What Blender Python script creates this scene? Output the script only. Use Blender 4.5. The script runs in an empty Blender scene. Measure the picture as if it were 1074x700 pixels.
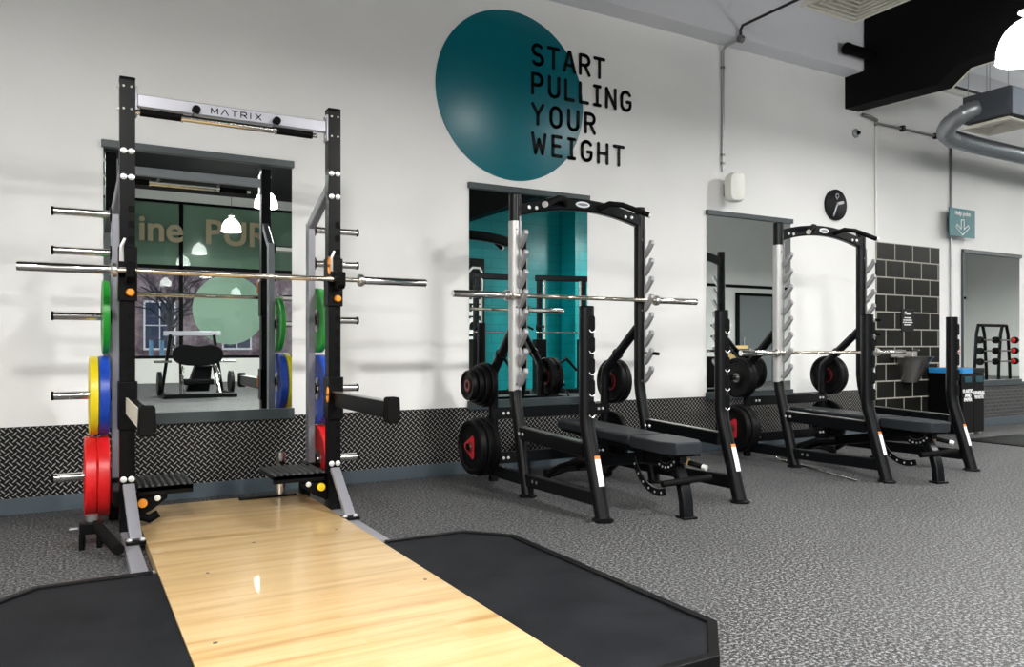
import bpy, bmesh, math, random
from mathutils import Vector, Matrix
random.seed(7)
PI = math.pi
scene = bpy.context.scene
COL = scene.collection

# ---------------------------------------------------------------- materials
def mat(name, color=(.5,.5,.5), rough=.5, metal=0., spec=.5, emit=None, estr=0., coat=0., trans=0., ior=1.45, alpha=None):
    m = bpy.data.materials.new(name); m.use_nodes = True
    b = m.node_tree.nodes['Principled BSDF']
    b.inputs['Base Color'].default_value = (*color, 1)
    b.inputs['Roughness'].default_value = rough
    b.inputs['Metallic'].default_value = metal
    b.inputs['Specular IOR Level'].default_value = spec
    b.inputs['IOR'].default_value = ior
    b.inputs['Transmission Weight'].default_value = trans
    b.inputs['Coat Weight'].default_value = coat
    if emit:
        b.inputs['Emission Color'].default_value = (*emit, 1)
        b.inputs['Emission Strength'].default_value = estr
    if alpha is not None: b.inputs['Alpha'].default_value = alpha
    return m

class NT:
    """tiny helper for node maths"""
    def __init__(s, m):
        s.t = m.node_tree; s.b = s.t.nodes['Principled BSDF']
    def n(s, kind, **kw):
        o = s.t.nodes.new(kind)
        for k, v in kw.items(): setattr(o, k, v)
        return o
    def link(s, a, b): s.t.links.new(a, b)
    def math(s, op, a, b=None):
        o = s.n('ShaderNodeMath', operation=op)
        for i, v in enumerate((a, b)):
            if v is None: continue
            if isinstance(v, (int, float)): o.inputs[i].default_value = v
            else: s.link(v, o.inputs[i])
        return o.outputs[0]
    def coord(s, scale=(1,1,1), kind='Object'):
        tc = s.n('ShaderNodeTexCoord'); mp = s.n('ShaderNodeMapping')
        mp.inputs['Scale'].default_value = scale
        s.link(tc.outputs[kind], mp.inputs[0]); return mp.outputs[0]
    def ramp(s, fac, stops):
        r = s.n('ShaderNodeValToRGB'); e = r.color_ramp.elements
        while len(e) > 1: e.remove(e[-1])
        for i, (p, c) in enumerate(stops):
            q = e[0] if i == 0 else e.new(p)
            q.position = p; q.color = (*c, 1) if len(c) == 3 else c
        s.link(fac, r.inputs[0]); return r.outputs[0]
    def noise(s, vec, scale, detail=2., rough=.5):
        o = s.n('ShaderNodeTexNoise'); o.inputs['Scale'].default_value = scale
        o.inputs['Detail'].default_value = detail; o.inputs['Roughness'].default_value = rough
        if vec is not None: s.link(vec, o.inputs['Vector'])
        return o.outputs['Fac']
    def bump(s, h, strength=.3, dist=.01):
        o = s.n('ShaderNodeBump'); o.inputs['Strength'].default_value = strength; o.inputs['Distance'].default_value = dist
        s.link(h, o.inputs['Height']); s.link(o.outputs[0], s.b.inputs['Normal'])
    def mix(s, fac, a, b):
        o = s.n('ShaderNodeMix', data_type='RGBA')
        if isinstance(fac, float): o.inputs[0].default_value = fac
        else: s.link(fac, o.inputs[0])
        for i, v in ((6, a), (7, b)):
            if isinstance(v, tuple): o.inputs[i].default_value = (*v, 1)
            else: s.link(v, o.inputs[i])
        return o.outputs[2]

M = {}
M['black'] = mat('black_powder_coat', (.0022,.0022,.0026), .34, spec=.15)
M['black_matte'] = mat('matte_black', (.0022,.0022,.0025), .6, spec=.09)
M['frame_black'] = mat('satin_black_tube', (.003,.0034,.0042), .28, spec=.24)
M['silver_paint'] = mat('silver_painted_steel', (.38,.38,.42), .38, .55)
M['grey_paint'] = mat('grey_painted_steel', (.22,.22,.245), .35, .5)
M['chrome'] = mat('chrome', (.78,.76,.72), .14, 1.)
M['bar_steel'] = mat('bar_steel', (.80,.72,.60), .2, 1.)
M['brushed'] = mat('brushed_steel', (.55,.54,.52), .3, 1.)
M['dull_steel'] = mat('dull_steel', (.2,.2,.2), .42, .8)
M['bolt'] = mat('zinc_bolt', (.85,.85,.83), .3, .6)
M['grip'] = mat('black_rubber_grip', (.003,.003,.003), .65, spec=.10)
M['rubber'] = mat('black_rubber', (.003,.003,.0033), .45, spec=.16)
M['rubber_rib'] = mat('ribbed_rubber', (.05,.055,.055), .45)
M['pad'] = mat('charcoal_vinyl', (.016,.019,.023), .42, spec=.3)
M['green'] = mat('green_bumper', (.012,.30,.025), .35)
M['blue'] = mat('blue_bumper', (.012,.06,.42), .35)
M['yellow'] = mat('yellow_bumper', (.80,.62,.015), .35)
M['red'] = mat('red_bumper', (.62,.012,.014), .35)
M['red_decal'] = mat('red_decal', (.5,.02,.03), .4)
M['dark_red'] = mat('dark_red_hub', (.16,.012,.016), .4)
M['orange'] = mat('orange_knob', (.75,.26,.02), .4)
M['yellow_knob'] = mat('yellow_knob', (.85,.55,.02), .35)
M['cream'] = mat('cream_plastic', (.68,.62,.50), .5)
M['sticker'] = mat('white_sticker', (.75,.74,.76), .5)
M['orange_sticker'] = mat('orange_sticker', (.6,.17,.02), .5)
M['white'] = mat('white_plastic', (.74,.74,.70), .4)
M['grille_cream'] = mat('cream_grille', (.68,.66,.58), .5)
M['letter_black'] = mat('black_letter', (.004,.0045,.005), .45, spec=.2)
M['letter_white'] = mat('white_letter', (.85,.85,.85), .5)
M['rail'] = mat('grey_green_rail', (.035,.048,.052), .38)
M['skirting'] = mat('slate_skirting', (.055,.075,.090), .45)
M['ceiling_dark'] = mat('dark_ceiling', (.006,.006,.007), .8)
M['beam'] = mat('black_beam', (.003,.003,.0035), .6, spec=.1)
M['bulkhead'] = mat('bulkhead_paint', (.72,.73,.77), .8)
M['conduit'] = mat('steel_conduit', (.42,.43,.45), .35, .7)
M['dark_conduit'] = mat('black_cable', (.010,.010,.011), .5)
M['duct_dark'] = mat('slate_duct', (.055,.062,.075), .5)
M['duct_light'] = mat('galvanised_duct', (.20,.225,.26), .4, .4)
M['flex_silver'] = mat('silver_flex_duct', (.34,.36,.38), .35, .6)
M['duct_lit'] = mat('lit_duct_side', (.34,.38,.46), .5)
M['teal_sign'] = mat('teal_sign', (.0,.12,.14), .4)
M['tile_grout'] = mat('grout', (.42,.41,.38), .8)
M['blue_lid'] = mat('blue_lid', (.02,.23,.55), .4)
M['door_grey'] = mat('grey_door', (.16,.18,.19), .5)
M['wood_box'] = mat('ply_box', (.62,.42,.18), .5)
M['tan_letter'] = mat('tan_letter', (.45,.38,.24), .5)
M['film_green'] = mat('green_window_film', (.26,.40,.30), .25)
M['film_pale'] = mat('pale_green_vinyl', (.50,.72,.56), .25)
M['white_wall_low'] = mat('white_panel', (.75,.75,.72), .6)

# mirror glass
m = mat('mirror_glass', (.80,.86,.84), .0, 1.); M['mirror'] = m

# teal disc, satin
M['teal_disc'] = mat('teal_disc', (.0,.125,.16), .32, .0, coat=.0)

# white painted wall
m = mat('white_wall_paint', (.76,.76,.755), .6, spec=.3); k = NT(m)
v = k.coord((1,1,1)); nz = k.noise(v, 1.3, 3.)
k.link(k.ramp(nz, [(.3,(.745,.745,.738)),(.7,(.785,.785,.778))]), k.b.inputs['Base Color'])
k.bump(k.noise(v, 60, 2.), .04, .002); M['wall'] = m

# rubber floor with grey flecks
m = mat('flecked_rubber_floor', (.1,.1,.1), .62); k = NT(m)
v = k.coord()
n1 = k.noise(v, 72, 4., .8); n2 = k.noise(v, 1.1, 2.)
fl = k.ramp(n1, [(.45,(.003,.003,.0035)),(.51,(.020,.020,.021)),(.54,(.15,.152,.155)),(.62,(.27,.273,.277))])
k.link(k.mix(k.math('MULTIPLY', k.math('SUBTRACT', n2, .35), .5), fl, (.03,.03,.03)), k.b.inputs['Base Color'])
k.bump(n1, .12, .002); M['floor'] = m

# diamond tread plate (dado)
def tread(m, p):
    k = NT(m); tc = k.n('ShaderNodeTexCoord'); sp = k.n('ShaderNodeSeparateXYZ'); k.link(tc.outputs['Object'], sp.inputs[0])
    r2 = p*math.sqrt(2)
    U = k.math('DIVIDE', k.math('ADD', sp.outputs[0], sp.outputs[2]), r2)
    V = k.math('DIVIDE', k.math('SUBTRACT', sp.outputs[2], sp.outputs[0]), r2)
    def fam(A, B, off):
        # dashes along A in rows B = integer, staggered from row to row
        j = k.math('FLOOR', k.math('ADD', B, .5)); db = k.math('SUBTRACT', B, j)
        da = k.math('SUBTRACT', k.math('FLOORED_MODULO', k.math('ADD', k.math('SUBTRACT', A, j), 1. - off), 2.), 1.)
        q = k.math('ADD', k.math('POWER', k.math('ABSOLUTE', k.math('DIVIDE', da, .60)), 2.), k.math('POWER', k.math('ABSOLUTE', k.math('DIVIDE', db, .125)), 2.))
        return k.math('MINIMUM', k.math('MAXIMUM', k.math('MULTIPLY', k.math('SUBTRACT', 1., q), 3.), 0.), 1.)
    mk = k.math('MAXIMUM', fam(U, V, 0.), fam(V, U, 1.))
    return k, mk
m = mat('black_tread_plate', (.02,.02,.02), .4, spec=.2); k, mk = tread(m, .029)
k.link(k.mix(mk, (.0035,.0035,.004), (.36,.355,.34)), k.b.inputs['Base Color'])
k.link(k.math('MULTIPLY', mk, .25), k.b.inputs['Metallic'])
k.bump(mk, .5, .002); M['tread'] = m

# dark brick-textured dado on the right
m = mat('dark_brick_dado', (.03,.03,.03), .5); k = NT(m)
tc = k.n('ShaderNodeTexCoord'); sp = k.n('ShaderNodeSeparateXYZ'); k.link(tc.outputs['Object'], sp.inputs[0])
cb = k.n('ShaderNodeCombineXYZ'); k.link(sp.outputs[0], cb.inputs[0]); k.link(sp.outputs[2], cb.inputs[1])
br = k.n('ShaderNodeTexBrick'); k.link(cb.outputs[0], br.inputs['Vector'])
br.inputs['Scale'].default_value = 1.; br.inputs['Brick Width'].default_value = .12; br.inputs['Row Height'].default_value = .045
br.inputs['Mortar Size'].default_value = .004
br.inputs['Color1'].default_value = (.035,.035,.037,1); br.inputs['Color2'].default_value = (.022,.022,.024,1); br.inputs['Mortar'].default_value = (.10,.10,.10,1)
k.link(br.outputs[0], k.b.inputs['Base Color']); M['brick_dark'] = m

# teal painted brick
m = mat('teal_brick', (.0,.2,.22), .35); k = NT(m)
tc = k.n('ShaderNodeTexCoord'); sp = k.n('ShaderNodeSeparateXYZ'); k.link(tc.outputs['Object'], sp.inputs[0])
cb = k.n('ShaderNodeCombineXYZ'); k.link(sp.outputs[0], cb.inputs[0]); k.link(sp.outputs[2], cb.inputs[1])
br = k.n('ShaderNodeTexBrick'); k.link(cb.outputs[0], br.inputs['Vector'])
br.inputs['Scale'].default_value = 1.; br.inputs['Brick Width'].default_value = .44; br.inputs['Row Height'].default_value = .215
br.inputs['Mortar Size'].default_value = .008
br.inputs['Color1'].default_value = (.0,.28,.31,1); br.inputs['Color2'].default_value = (.0,.25,.28,1); br.inputs['Mortar'].default_value = (.0,.18,.2,1)
k.link(br.outputs[0], k.b.inputs['Base Color']); M['teal_brick'] = m

# black wall tiles (each tile row/column modelled in the shader)
m = mat('black_wall_tile', (.01,.01,.01), .35, spec=.12); k = NT(m)
tc = k.n('ShaderNodeTexCoord'); sp = k.n('ShaderNodeSeparateXYZ'); k.link(tc.outputs['Object'], sp.inputs[0])
cb = k.n('ShaderNodeCombineXYZ'); k.link(sp.outputs[0], cb.inputs[0]); k.link(sp.outputs[2], cb.inputs[1])
br = k.n('ShaderNodeTexBrick'); k.link(cb.outputs[0], br.inputs['Vector'])
br.inputs['Scale'].default_value = 1.; br.inputs['Brick Width'].default_value = .335; br.inputs['Row Height'].default_value = .1985
br.inputs['Mortar Size'].default_value = .0075; br.inputs['Mortar Smooth'].default_value = .0
br.offset = .5
br.inputs['Color1'].default_value = (.009,.009,.008,1); br.inputs['Color2'].default_value = (.008,.008,.007,1); br.inputs['Mortar'].default_value = (.33,.32,.28,1)
k.link(br.outputs[0], k.b.inputs['Base Color'])
k.link(k.math('ADD', k.math('MULTIPLY', br.outputs['Fac'], .5), .3), k.b.inputs['Roughness'])
M['tile'] = m

# bamboo platform deck, boards run across (x)
m = mat('bamboo_deck', (.75,.5,.22), .28, coat=.25); k = NT(m)
v = k.coord((.55,9,1)); v2 = k.coord((1.5,60,1)); vb = k.coord()
na = k.noise(v, 1.6, 3., .6); nb = k.noise(v2, 3., 3., .6)
br = k.n('ShaderNodeTexBrick'); k.link(vb, br.inputs['Vector'])
br.inputs['Scale'].default_value = 1.; br.inputs['Brick Width'].default_value = .62; br.inputs['Row Height'].default_value = .046
br.inputs['Mortar Size'].default_value = .0006
br.inputs['Color1'].default_value = (.0,.0,.0,1); br.inputs['Color2'].default_value = (1,1,1,1); br.inputs['Mortar'].default_value = (.1,.1,.1,1)
c1 = k.ramp(na, [(.32,(.36,.21,.075)),(.48,(.52,.345,.155)),(.70,(.62,.455,.24))])
c2 = k.mix(k.math('MULTIPLY', nb, .35), c1, (.42,.25,.09))
bw = k.n('ShaderNodeRGBToBW'); k.link(br.outputs[0], bw.inputs[0])
c3 = k.mix(k.math('MULTIPLY', bw.outputs[0], .32), c2, (.62,.48,.27))
k.link(c3, k.b.inputs['Base Color']); M['deck'] = m

# rubber mat of the platform
m = mat('platform_rubber', (.02,.02,.022), .6, spec=.10); k = NT(m)
v = k.coord(); n1 = k.noise(v, 3., 5., .65); n2 = k.noise(v, 240, 2.)
k.link(k.ramp(n1, [(.3,(.006,.0065,.008)),(.75,(.014,.015,.0175))]), k.b.inputs['Base Color'])
k.bump(n2, .2, .002); M['mat'] = m

# ---------------------------------------------------------------- mesh builder
class MB:
    def __init__(s): s.bm = bmesh.new(); s.mi = 0
    def _face(s, vs):
        try: f = s.bm.faces.new(vs); f.material_index = s.mi; return f
        except ValueError: return None
    def box(s, x0, x1, y0, y1, z0, z1):
        P = [s.bm.verts.new(p) for p in ((x0,y0,z0),(x1,y0,z0),(x1,y1,z0),(x0,y1,z0),(x0,y0,z1),(x1,y0,z1),(x1,y1,z1),(x0,y1,z1))]
        for q in ((3,2,1,0),(4,5,6,7),(0,1,5,4),(1,2,6,5),(2,3,7,6),(3,0,4,7)): s._face([P[i] for i in q])
        return s
    def sweep(s, pts, ring, up=(0,0,1), caps=True, closed=False):
        """ring: list of (a,b) offsets in the frame (side, up) swept along pts"""
        pts = [Vector(p) for p in pts]; n = len(pts); rings = []
        U = Vector(up)
        for i, p in enumerate(pts):
            if closed: d0 = pts[i] - pts[i-1]; d1 = pts[(i+1) % n] - p
            else:
                d0 = p - pts[i-1] if i > 0 else pts[1] - p
                d1 = pts[i+1] - p if i < n-1 else p - pts[i-1]
            d0.normalize(); d1.normalize(); t = (d0 + d1)
            t = t.normalized() if t.length > 1e-6 else d0
            sd = t.cross(U)
            if sd.length < 1e-4: sd = t.cross(Vector((0,1,0)))
            sd.normalize(); up2 = sd.cross(t).normalized()
            # mitre stretch in the bend plane
            c = max(.35, t.dot(d0)); bend = (d1 - d0)
            r = []
            for a, b in ring:
                off = sd*a + up2*b
                if bend.length > 1e-4:
                    bn = bend.normalized(); off = off + bn*off.dot(bn)*(1/c - 1)
                r.append(s.bm.verts.new(p + off))
            rings.append(r)
        m = len(ring)
        for i in range(n if closed else n-1):
            A, B = rings[i], rings[(i+1) % n]
            for j in range(m): s._face([A[j], A[(j+1) % m], B[(j+1) % m], B[j]])
        if caps and not closed:
            s._face(list(reversed(rings[0]))); s._face(rings[-1])
        return s
    def tube(s, pts, r, seg=16, r2=None, up=(0,0,1), caps=True, closed=False):
        r2 = r if r2 is None else r2
        ring = [(r*math.cos(2*PI*i/seg), r2*math.sin(2*PI*i/seg)) for i in range(seg)]
        return s.sweep(pts, ring, up, caps, closed)
    def bar(s, pts, w, h, up=(0,0,1), c=.12):
        w, h = w/2, h/2; k = min(w, h)*c*2
        ring = [(-w+k,-h),(w-k,-h),(w,-h+k),(w,h-k),(w-k,h),(-w+k,h),(-w,h-k),(-w,-h+k)]
        return s.sweep(pts, ring, up)
    def lathe(s, prof, o=(0,0,0), axis='z', seg=32, flip=1):
        """prof: list of (radius, height) revolved about axis through o"""
        o = Vector(o); rings = []
        ax = {'x':(Vector((0,1,0)),Vector((0,0,1)),Vector((1,0,0))),'y':(Vector((0,0,1)),Vector((1,0,0)),Vector((0,1,0))),'z':(Vector((1,0,0)),Vector((0,1,0)),Vector((0,0,1)))}[axis]
        for r, h in prof:
            if r < 1e-6: rings.append([s.bm.verts.new(o + ax[2]*h)])
            else: rings.append([s.bm.verts.new(o + ax[0]*r*math.cos(2*PI*i/seg) + ax[1]*r*math.sin(2*PI*i/seg) + ax[2]*h) for i in range(seg)])
        for A, B in zip(rings, rings[1:]):
            for i in range(seg):
                j = (i+1) % seg
                if len(A) == 1 and len(B) == 1: continue
                if len(A) == 1: s._face([A[0], B[j], B[i]])
                elif len(B) == 1: s._face([A[i], A[j], B[0]])
                else: s._face([A[i], A[j], B[j], B[i]])
        return s
    def prism(s, poly, plane, a0, a1):
        """poly 2-D outline; plane 'xy','xz','yz'; extruded from a0 to a1 along the third axis"""
        def P(u, v, a): return {'xy':(u,v,a),'xz':(u,a,v),'yz':(a,u,v)}[plane]
        A = [s.bm.verts.new(P(u,v,a0)) for u, v in poly]; B = [s.bm.verts.new(P(u,v,a1)) for u, v in poly]
        n = len(poly)
        s._face(list(reversed(A))); s._face(B)
        for i in range(n): s._face([A[i], A[(i+1) % n], B[(i+1) % n], B[i]])
        return s
    def build(s, name, material, parent=None, bevel=0., smooth=40, loc=None, rotz=0.):
        bmesh.ops.recalc_face_normals(s.bm, faces=s.bm.faces[:])
        me = bpy.data.meshes.new(name); s.bm.to_mesh(me); s.bm.free()
        mats = material if isinstance(material, (list, tuple)) else [material]
        for q in mats: me.materials.append(M[q] if isinstance(q, str) else q)
        for p in me.polygons: p.use_smooth = True
        me.set_sharp_from_angle(angle=math.radians(smooth))
        o = bpy.data.objects.new(name, me); COL.objects.link(o)
        if parent is not None: o.parent = parent
        if loc is not None: o.location = loc
        o.rotation_euler = (0, 0, rotz)
        if bevel:
            b = o.modifiers.new('bevel', 'BEVEL'); b.width = bevel; b.segments = 2; b.limit_method = 'ANGLE'; b.angle_limit = math.radians(35)
        return o

def tag(o, label=None, cat=None, group=None, kind=None):
    if label: o['label'] = label
    if cat: o['category'] = cat
    if group: o['group'] = group
    if kind: o['kind'] = kind
    return o
def thing(name, label, cat, loc=(0,0,0), rotz=0., group=None):
    o = bpy.data.objects.new(name, None); COL.objects.link(o)
    o.location = loc; o.rotation_euler = (0,0,rotz); o.empty_display_size = .1
    return tag(o, label, cat, group)
def kids(o): return [c for c in bpy.data.objects if c.parent == o]
def dup(root, loc, rotz=0., label=None, group=None):
    r = root.copy(); COL.objects.link(r); r.location = loc; r.rotation_euler = (0,0,rotz)
    if label: r['label'] = label
    if group: r['group'] = group
    for ch in kids(root):
        c = ch.copy(); COL.objects.link(c); c.parent = r
        for g in kids(ch):
            d = g.copy(); COL.objects.link(d); d.parent = c
    return r
def text_mesh(name, body, size, depth, material, parent=None, loc=(0,0,0), rot=(PI/2,0,0), align='CENTER', spacing=1., sx=1., line=1., bold=0.):
    cu = bpy.data.curves.new(name, 'FONT'); cu.body = body; cu.size = size; cu.extrude = depth/2
    cu.align_x = align; cu.align_y = 'CENTER'; cu.space_character = spacing; cu.space_line = line; cu.offset = bold
    t = bpy.data.objects.new(name + '_tmp', cu); COL.objects.link(t)
    dg = bpy.context.evaluated_depsgraph_get(); me = bpy.data.meshes.new_from_object(t.evaluated_get(dg))
    bpy.data.objects.remove(t); bpy.data.curves.remove(cu)
    me.name = name; me.materials.clear(); me.materials.append(M[material] if isinstance(material, str) else material)
    o = bpy.data.objects.new(name, me); COL.objects.link(o)
    o.location = loc; o.rotation_euler = rot; o.scale = (sx,1,1)
    if parent is not None: o.parent = parent
    return o
def arc(cx, cy, rx, ry, a0, a1, n=10):
    return [(cx + rx*math.cos(math.radians(a0+(a1-a0)*i/n)), cy + ry*math.sin(math.radians(a0+(a1-a0)*i/n))) for i in range(n+1)]
# ================================================================= THE ROOM
def struct(name, mb, m, **kw):
    o = mb.build(name, m, **kw); o['kind'] = 'structure'; return o
XL, XR, YB, ZC = -4.0, 27.0, -17.3, 5.2
struct('floor', MB().box(XL, XR, YB, .12, -.1, 0), 'floor')
struct('ceiling', MB().box(XL, XR, YB, .12, ZC, ZC+.1), 'ceiling_dark')
struct('wall_north', MB().box(XL, XR, 0, .12, 0, ZC), 'wall')
struct('wall_west', MB().box(XL-.12, XL, YB, .12, 0, ZC), 'wall')
struct('wall_east', MB().box(XR, XR+.12, YB, .12, 0, ZC), 'wall')
# tread-plate dado and skirting along the mirror wall
struct('trim_1', MB().box(XL, 7.957, -.008, 0, .10, .533), 'tread')
o = struct('baseboard_north', MB().box(XL, 7.957, -.02, 0, 0, .10), 'skirting', bevel=.003)
struct('trim_2', MB().box(9.53, XR, -.012, 0, .10, .515), 'brick_dark')
struct('trim_3', MB().box(9.53, XR, -.03, 0, .515, .55), 'skirting', bevel=.003)
struct('baseboard_east', MB().box(9.16, XR, -.025, 0, 0, .10), 'skirting', bevel=.003)
# tiled strip behind the drinking basin
struct('trim_4', MB().box(0, 1.2, -.016, 0, 0, 1.985), 'tile', loc=(7.957, 0, .222))
struct('trim_5', MB().box(7.957, 9.157, -.01, 0, .0, .222), 'beam')
# pale bulkhead over the mirror wall, ending at the black beam
struct('trim_6', MB().box(XL, 7.47, -.225, 0, 3.985, ZC), 'bulkhead')
# black downstand beam, haunched, running out from the wall
prof = [(0,4.0),(0,3.64),(-1.05,3.60),(-1.25,3.745),(-16.9,3.745),(-16.9,ZC),(-.24,ZC),(-.24,4.0)]
struct('trim_7', MB().prism(prof, 'yz', 7.43, 7.66), 'beam')
struct('trim_8', MB().sweep([(7.675,-.02,3.655),(7.675,-1.05,3.612),(7.675,-1.25,3.757),(7.675,-8,3.757)], [(-.012,-.012),(.012,-.012),(.012,.012),(-.012,.012)]), 'grille_cream')
# paler upper wall band and soffit beyond the beam
struct('trim_9', MB().box(7.66, XR, -.35, 0, 4.25, ZC), 'bulkhead')

# back of the room: glazed shopfront seen in the mirrors
struct('wall_south', MB().box(XL, 7.0, YB-.1, YB, 0, .66).box(XL, 7.0, YB-.1, YB, 4.95, ZC), 'white_wall_low')
glass = mat('shop_glass', (.9,.95,.93), .02, trans=1., ior=1.45)
wi = 0
fr = MB()
for x in [XL+i*2.22 for i in range(6)]: fr.box(x-.05 if x>XL else x, min(x+.05,7.0), YB-.08, YB-.0, .66, 4.95)
fr.box(XL, 7, YB-.08, YB, 3.1, 3.2).box(XL, 7, YB-.08, YB, .66, .74).box(XL, 7, YB-.08, YB, 4.88, 4.95)
win = struct('window_1', fr, 'beam')
w = MB().box(XL, 7, YB-.045, YB-.035, .72, 4.9).build('pane', glass, win)
# green vinyl film on the upper lights and the big pale disc
w2 = MB().box(XL, 7, YB-.06, YB-.05, 3.2, 4.88).build('green_film', 'film_green', win)
w3 = MB().lathe([(0,0),(.98,0),(.98,.008),(0,.008)], (3.93, YB-.075, 2.03), 'y', 48).build('vinyl_disc', 'film_pale', win)
text_mesh('window_lettering', 'ine  PUR', .95, .01, 'tan_letter', win, (3.28, YB+.03, 4.13), (PI/2,0,0), 'CENTER', 1.0, 1.0, bold=.02)

M['bark'] = mat('bark', (.02,.02,.03), .8); M['blue_post'] = mat('pale_blue_post', (.25,.5,.75), .4); M['facade_glass'] = mat('facade_glass', (.05,.06,.10), .15)
# street outside at dusk
street = mat('brick_facade', (.12,.09,.09), .9)
k = NT(street); n1 = k.noise(k.coord((1,1,1)), 2.2, 5., .7)
k.link(k.ramp(n1, [(.35,(.07,.05,.055)),(.5,(.20,.14,.145)),(.65,(.36,.30,.31))]), k.b.inputs['Base Color'])
fa = MB().box(-16, 24, -31, -30, 0, 12).build('street_facade', street)
fa['kind'] = 'structure'
pv = MB().box(-16, 24, -30, YB-.12, -.12, -.02).build('street_pavement', 'door_grey'); pv['kind'] = 'structure'

# bare street tree and two lit posts beyond the glass
t = thing('street_tree', 'bare dark street tree beyond the shop window, reflected in the platform mirror', 'tree', (2.9,-22.5,-.02))
MB().tube([(0,0,0),(.05,0,1.2),(-.03,0,2.4)],.09,10).build('trunk','bark',t)
rt = random.Random(5); mb = MB()
for i in range(26):
    a = rt.uniform(0,2*PI); z0 = rt.uniform(1.3,2.5); l = rt.uniform(.8,1.7); p0_ = (0,0,z0)
    p1_ = (math.cos(a)*l*.5, math.sin(a)*l*.3, z0+l*.5); p2_ = (math.cos(a+.3)*l, math.sin(a)*l*.6, z0+l*rt.uniform(.5,1.0))
    mb.tube([p0_,p1_,p2_],.022,6)
    for q in range(3):
        mb.tube([p1_,(p1_[0]+rt.uniform(-.5,.5),p1_[1],p1_[2]+rt.uniform(.2,.7))],.010,5)
mb.build('branches','bark',t)
for x, lb in ((2.02,'left of two slim pale blue posts outside the reflected shop window'),(2.30,'right of two slim pale blue posts outside the reflected shop window')):
    t = thing('street_post', lb, 'post', (x,-18.6,-.02), 0, 'pale blue posts outside the window')
    MB().tube([(0,0,0),(0,0,1.18)],.055,14).build('post_body','blue_post',t)
    MB().lathe([(0,0),(.075,0),(.075,.03),(0,.03)],(0,0,1.18),'z',14).build('cap','dull_steel',t)
# windows of the building across the street
for i in range(7):
    for z in (.9,4.2,7.2):
        w_ = MB().box(-.55,.55,-.06,0,0,1.9).build('facade_window','facade_glass',fa,loc=(-6+i*3.1,-29.98,z))
        MB().box(-.62,-.55,-.07,.02,-.06,1.96).box(.55,.62,-.07,.02,-.06,1.96).box(-.62,.62,-.07,.02,1.9,1.98).box(-.62,.62,-.07,.04,-.08,0).box(-.02,.02,-.07,.02,0,1.9).box(-.55,.55,-.07,.02,.93,.97).build('frame','white_wall_low',w_)

# teal painted brick wall with a brighter pier, and pale partition with the grey door
struct('wall_teal', MB().box(7.0, 11.4, -10.2, -10.0, 0, ZC), 'teal_brick')
struct('wall_teal_pier', MB().box(10.22, 11.4, -9.95, -9.35, 0, 4.2), 'teal_brick')
struct('wall_partition', MB().box(11.4, XR, -10.2, -10.0, 0, ZC), 'wall')
struct('wall_return', MB().box(7.0, 7.12, YB, -10.2, 0, ZC), 'wall')
d = struct('door_1', MB().box(16.1, 17.4, -9.99, -9.94, 0, 2.4), 'door_grey', bevel=.004)
MB().box(16.0,16.1,-9.99,-9.92,0,2.48).box(17.4,17.5,-9.99,-9.92,0,2.48).box(16.0,17.5,-9.99,-9.92,2.4,2.48).build('door_frame','beam',d)
MB().tube([(16.25,-9.9,1.0),(16.25,-9.9,1.25)], .015).box(16.24,16.26,-9.94,-9.9,1.01,1.03).box(16.24,16.26,-9.94,-9.9,1.22,1.24).build('door_handle','chrome',d)
struct('trim_10', MB().box(11.4, XR, -10.0, -9.97, 2.62, 2.7), 'beam')

# ---------------------------------------------------------------- mirrors
mirror_info = [
 (.19, 1.385, .555, 2.335, 'large wall mirror behind the lifting platform rack, reflecting the shop windows'),
 (2.80, 3.965, .555, 2.335, 'wall mirror under the teal disc, reflecting the teal brick wall'),
 (5.375, 6.555, .545, 2.335, 'wall mirror under the white speaker, reflecting a grey door'),
 (9.64, 10.95, .555, 2.215, 'wall mirror at the right beyond the waste bins, reflecting small barbells')]
for x0, x1, z0, z1, lb in mirror_info:
    t = thing('wall_mirror', lb, 'mirror', ((x0+x1)/2, -.004, z0))
    w = (x1-x0)/2; h = z1-z0
    MB().box(-w, w, -.006, 0, 0, h).build('glass', 'mirror', t)
    MB().box(-w-.012, w+.012, -.032, -.0, h-.035, h+.012).build('top_rail', 'rail', t, bevel=.003)
    MB().box(-w-.012, w+.012, -.032, -.0, -.045 if z0>.5 else 0, .03).build('bottom_rail', 'rail', t, bevel=.003)
    if x0 > 9: MB().box(-w-.012,-w+.012,-.02,0,.03,h-.035).build('side_rail','rail',t)

# ---------------------------------------------------------------- teal disc and slogan
t = thing('wall_disc', 'large round teal disc on the white wall behind the slogan', 'wall disc', (3.213, -.001, 2.405))
MB().lathe([(0,0),(.705,0),(.705,-.005),(.703,-.006),(0,-.006)], (0,0,.705), 'y', 96).build('disc', 'teal_disc', t)

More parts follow.
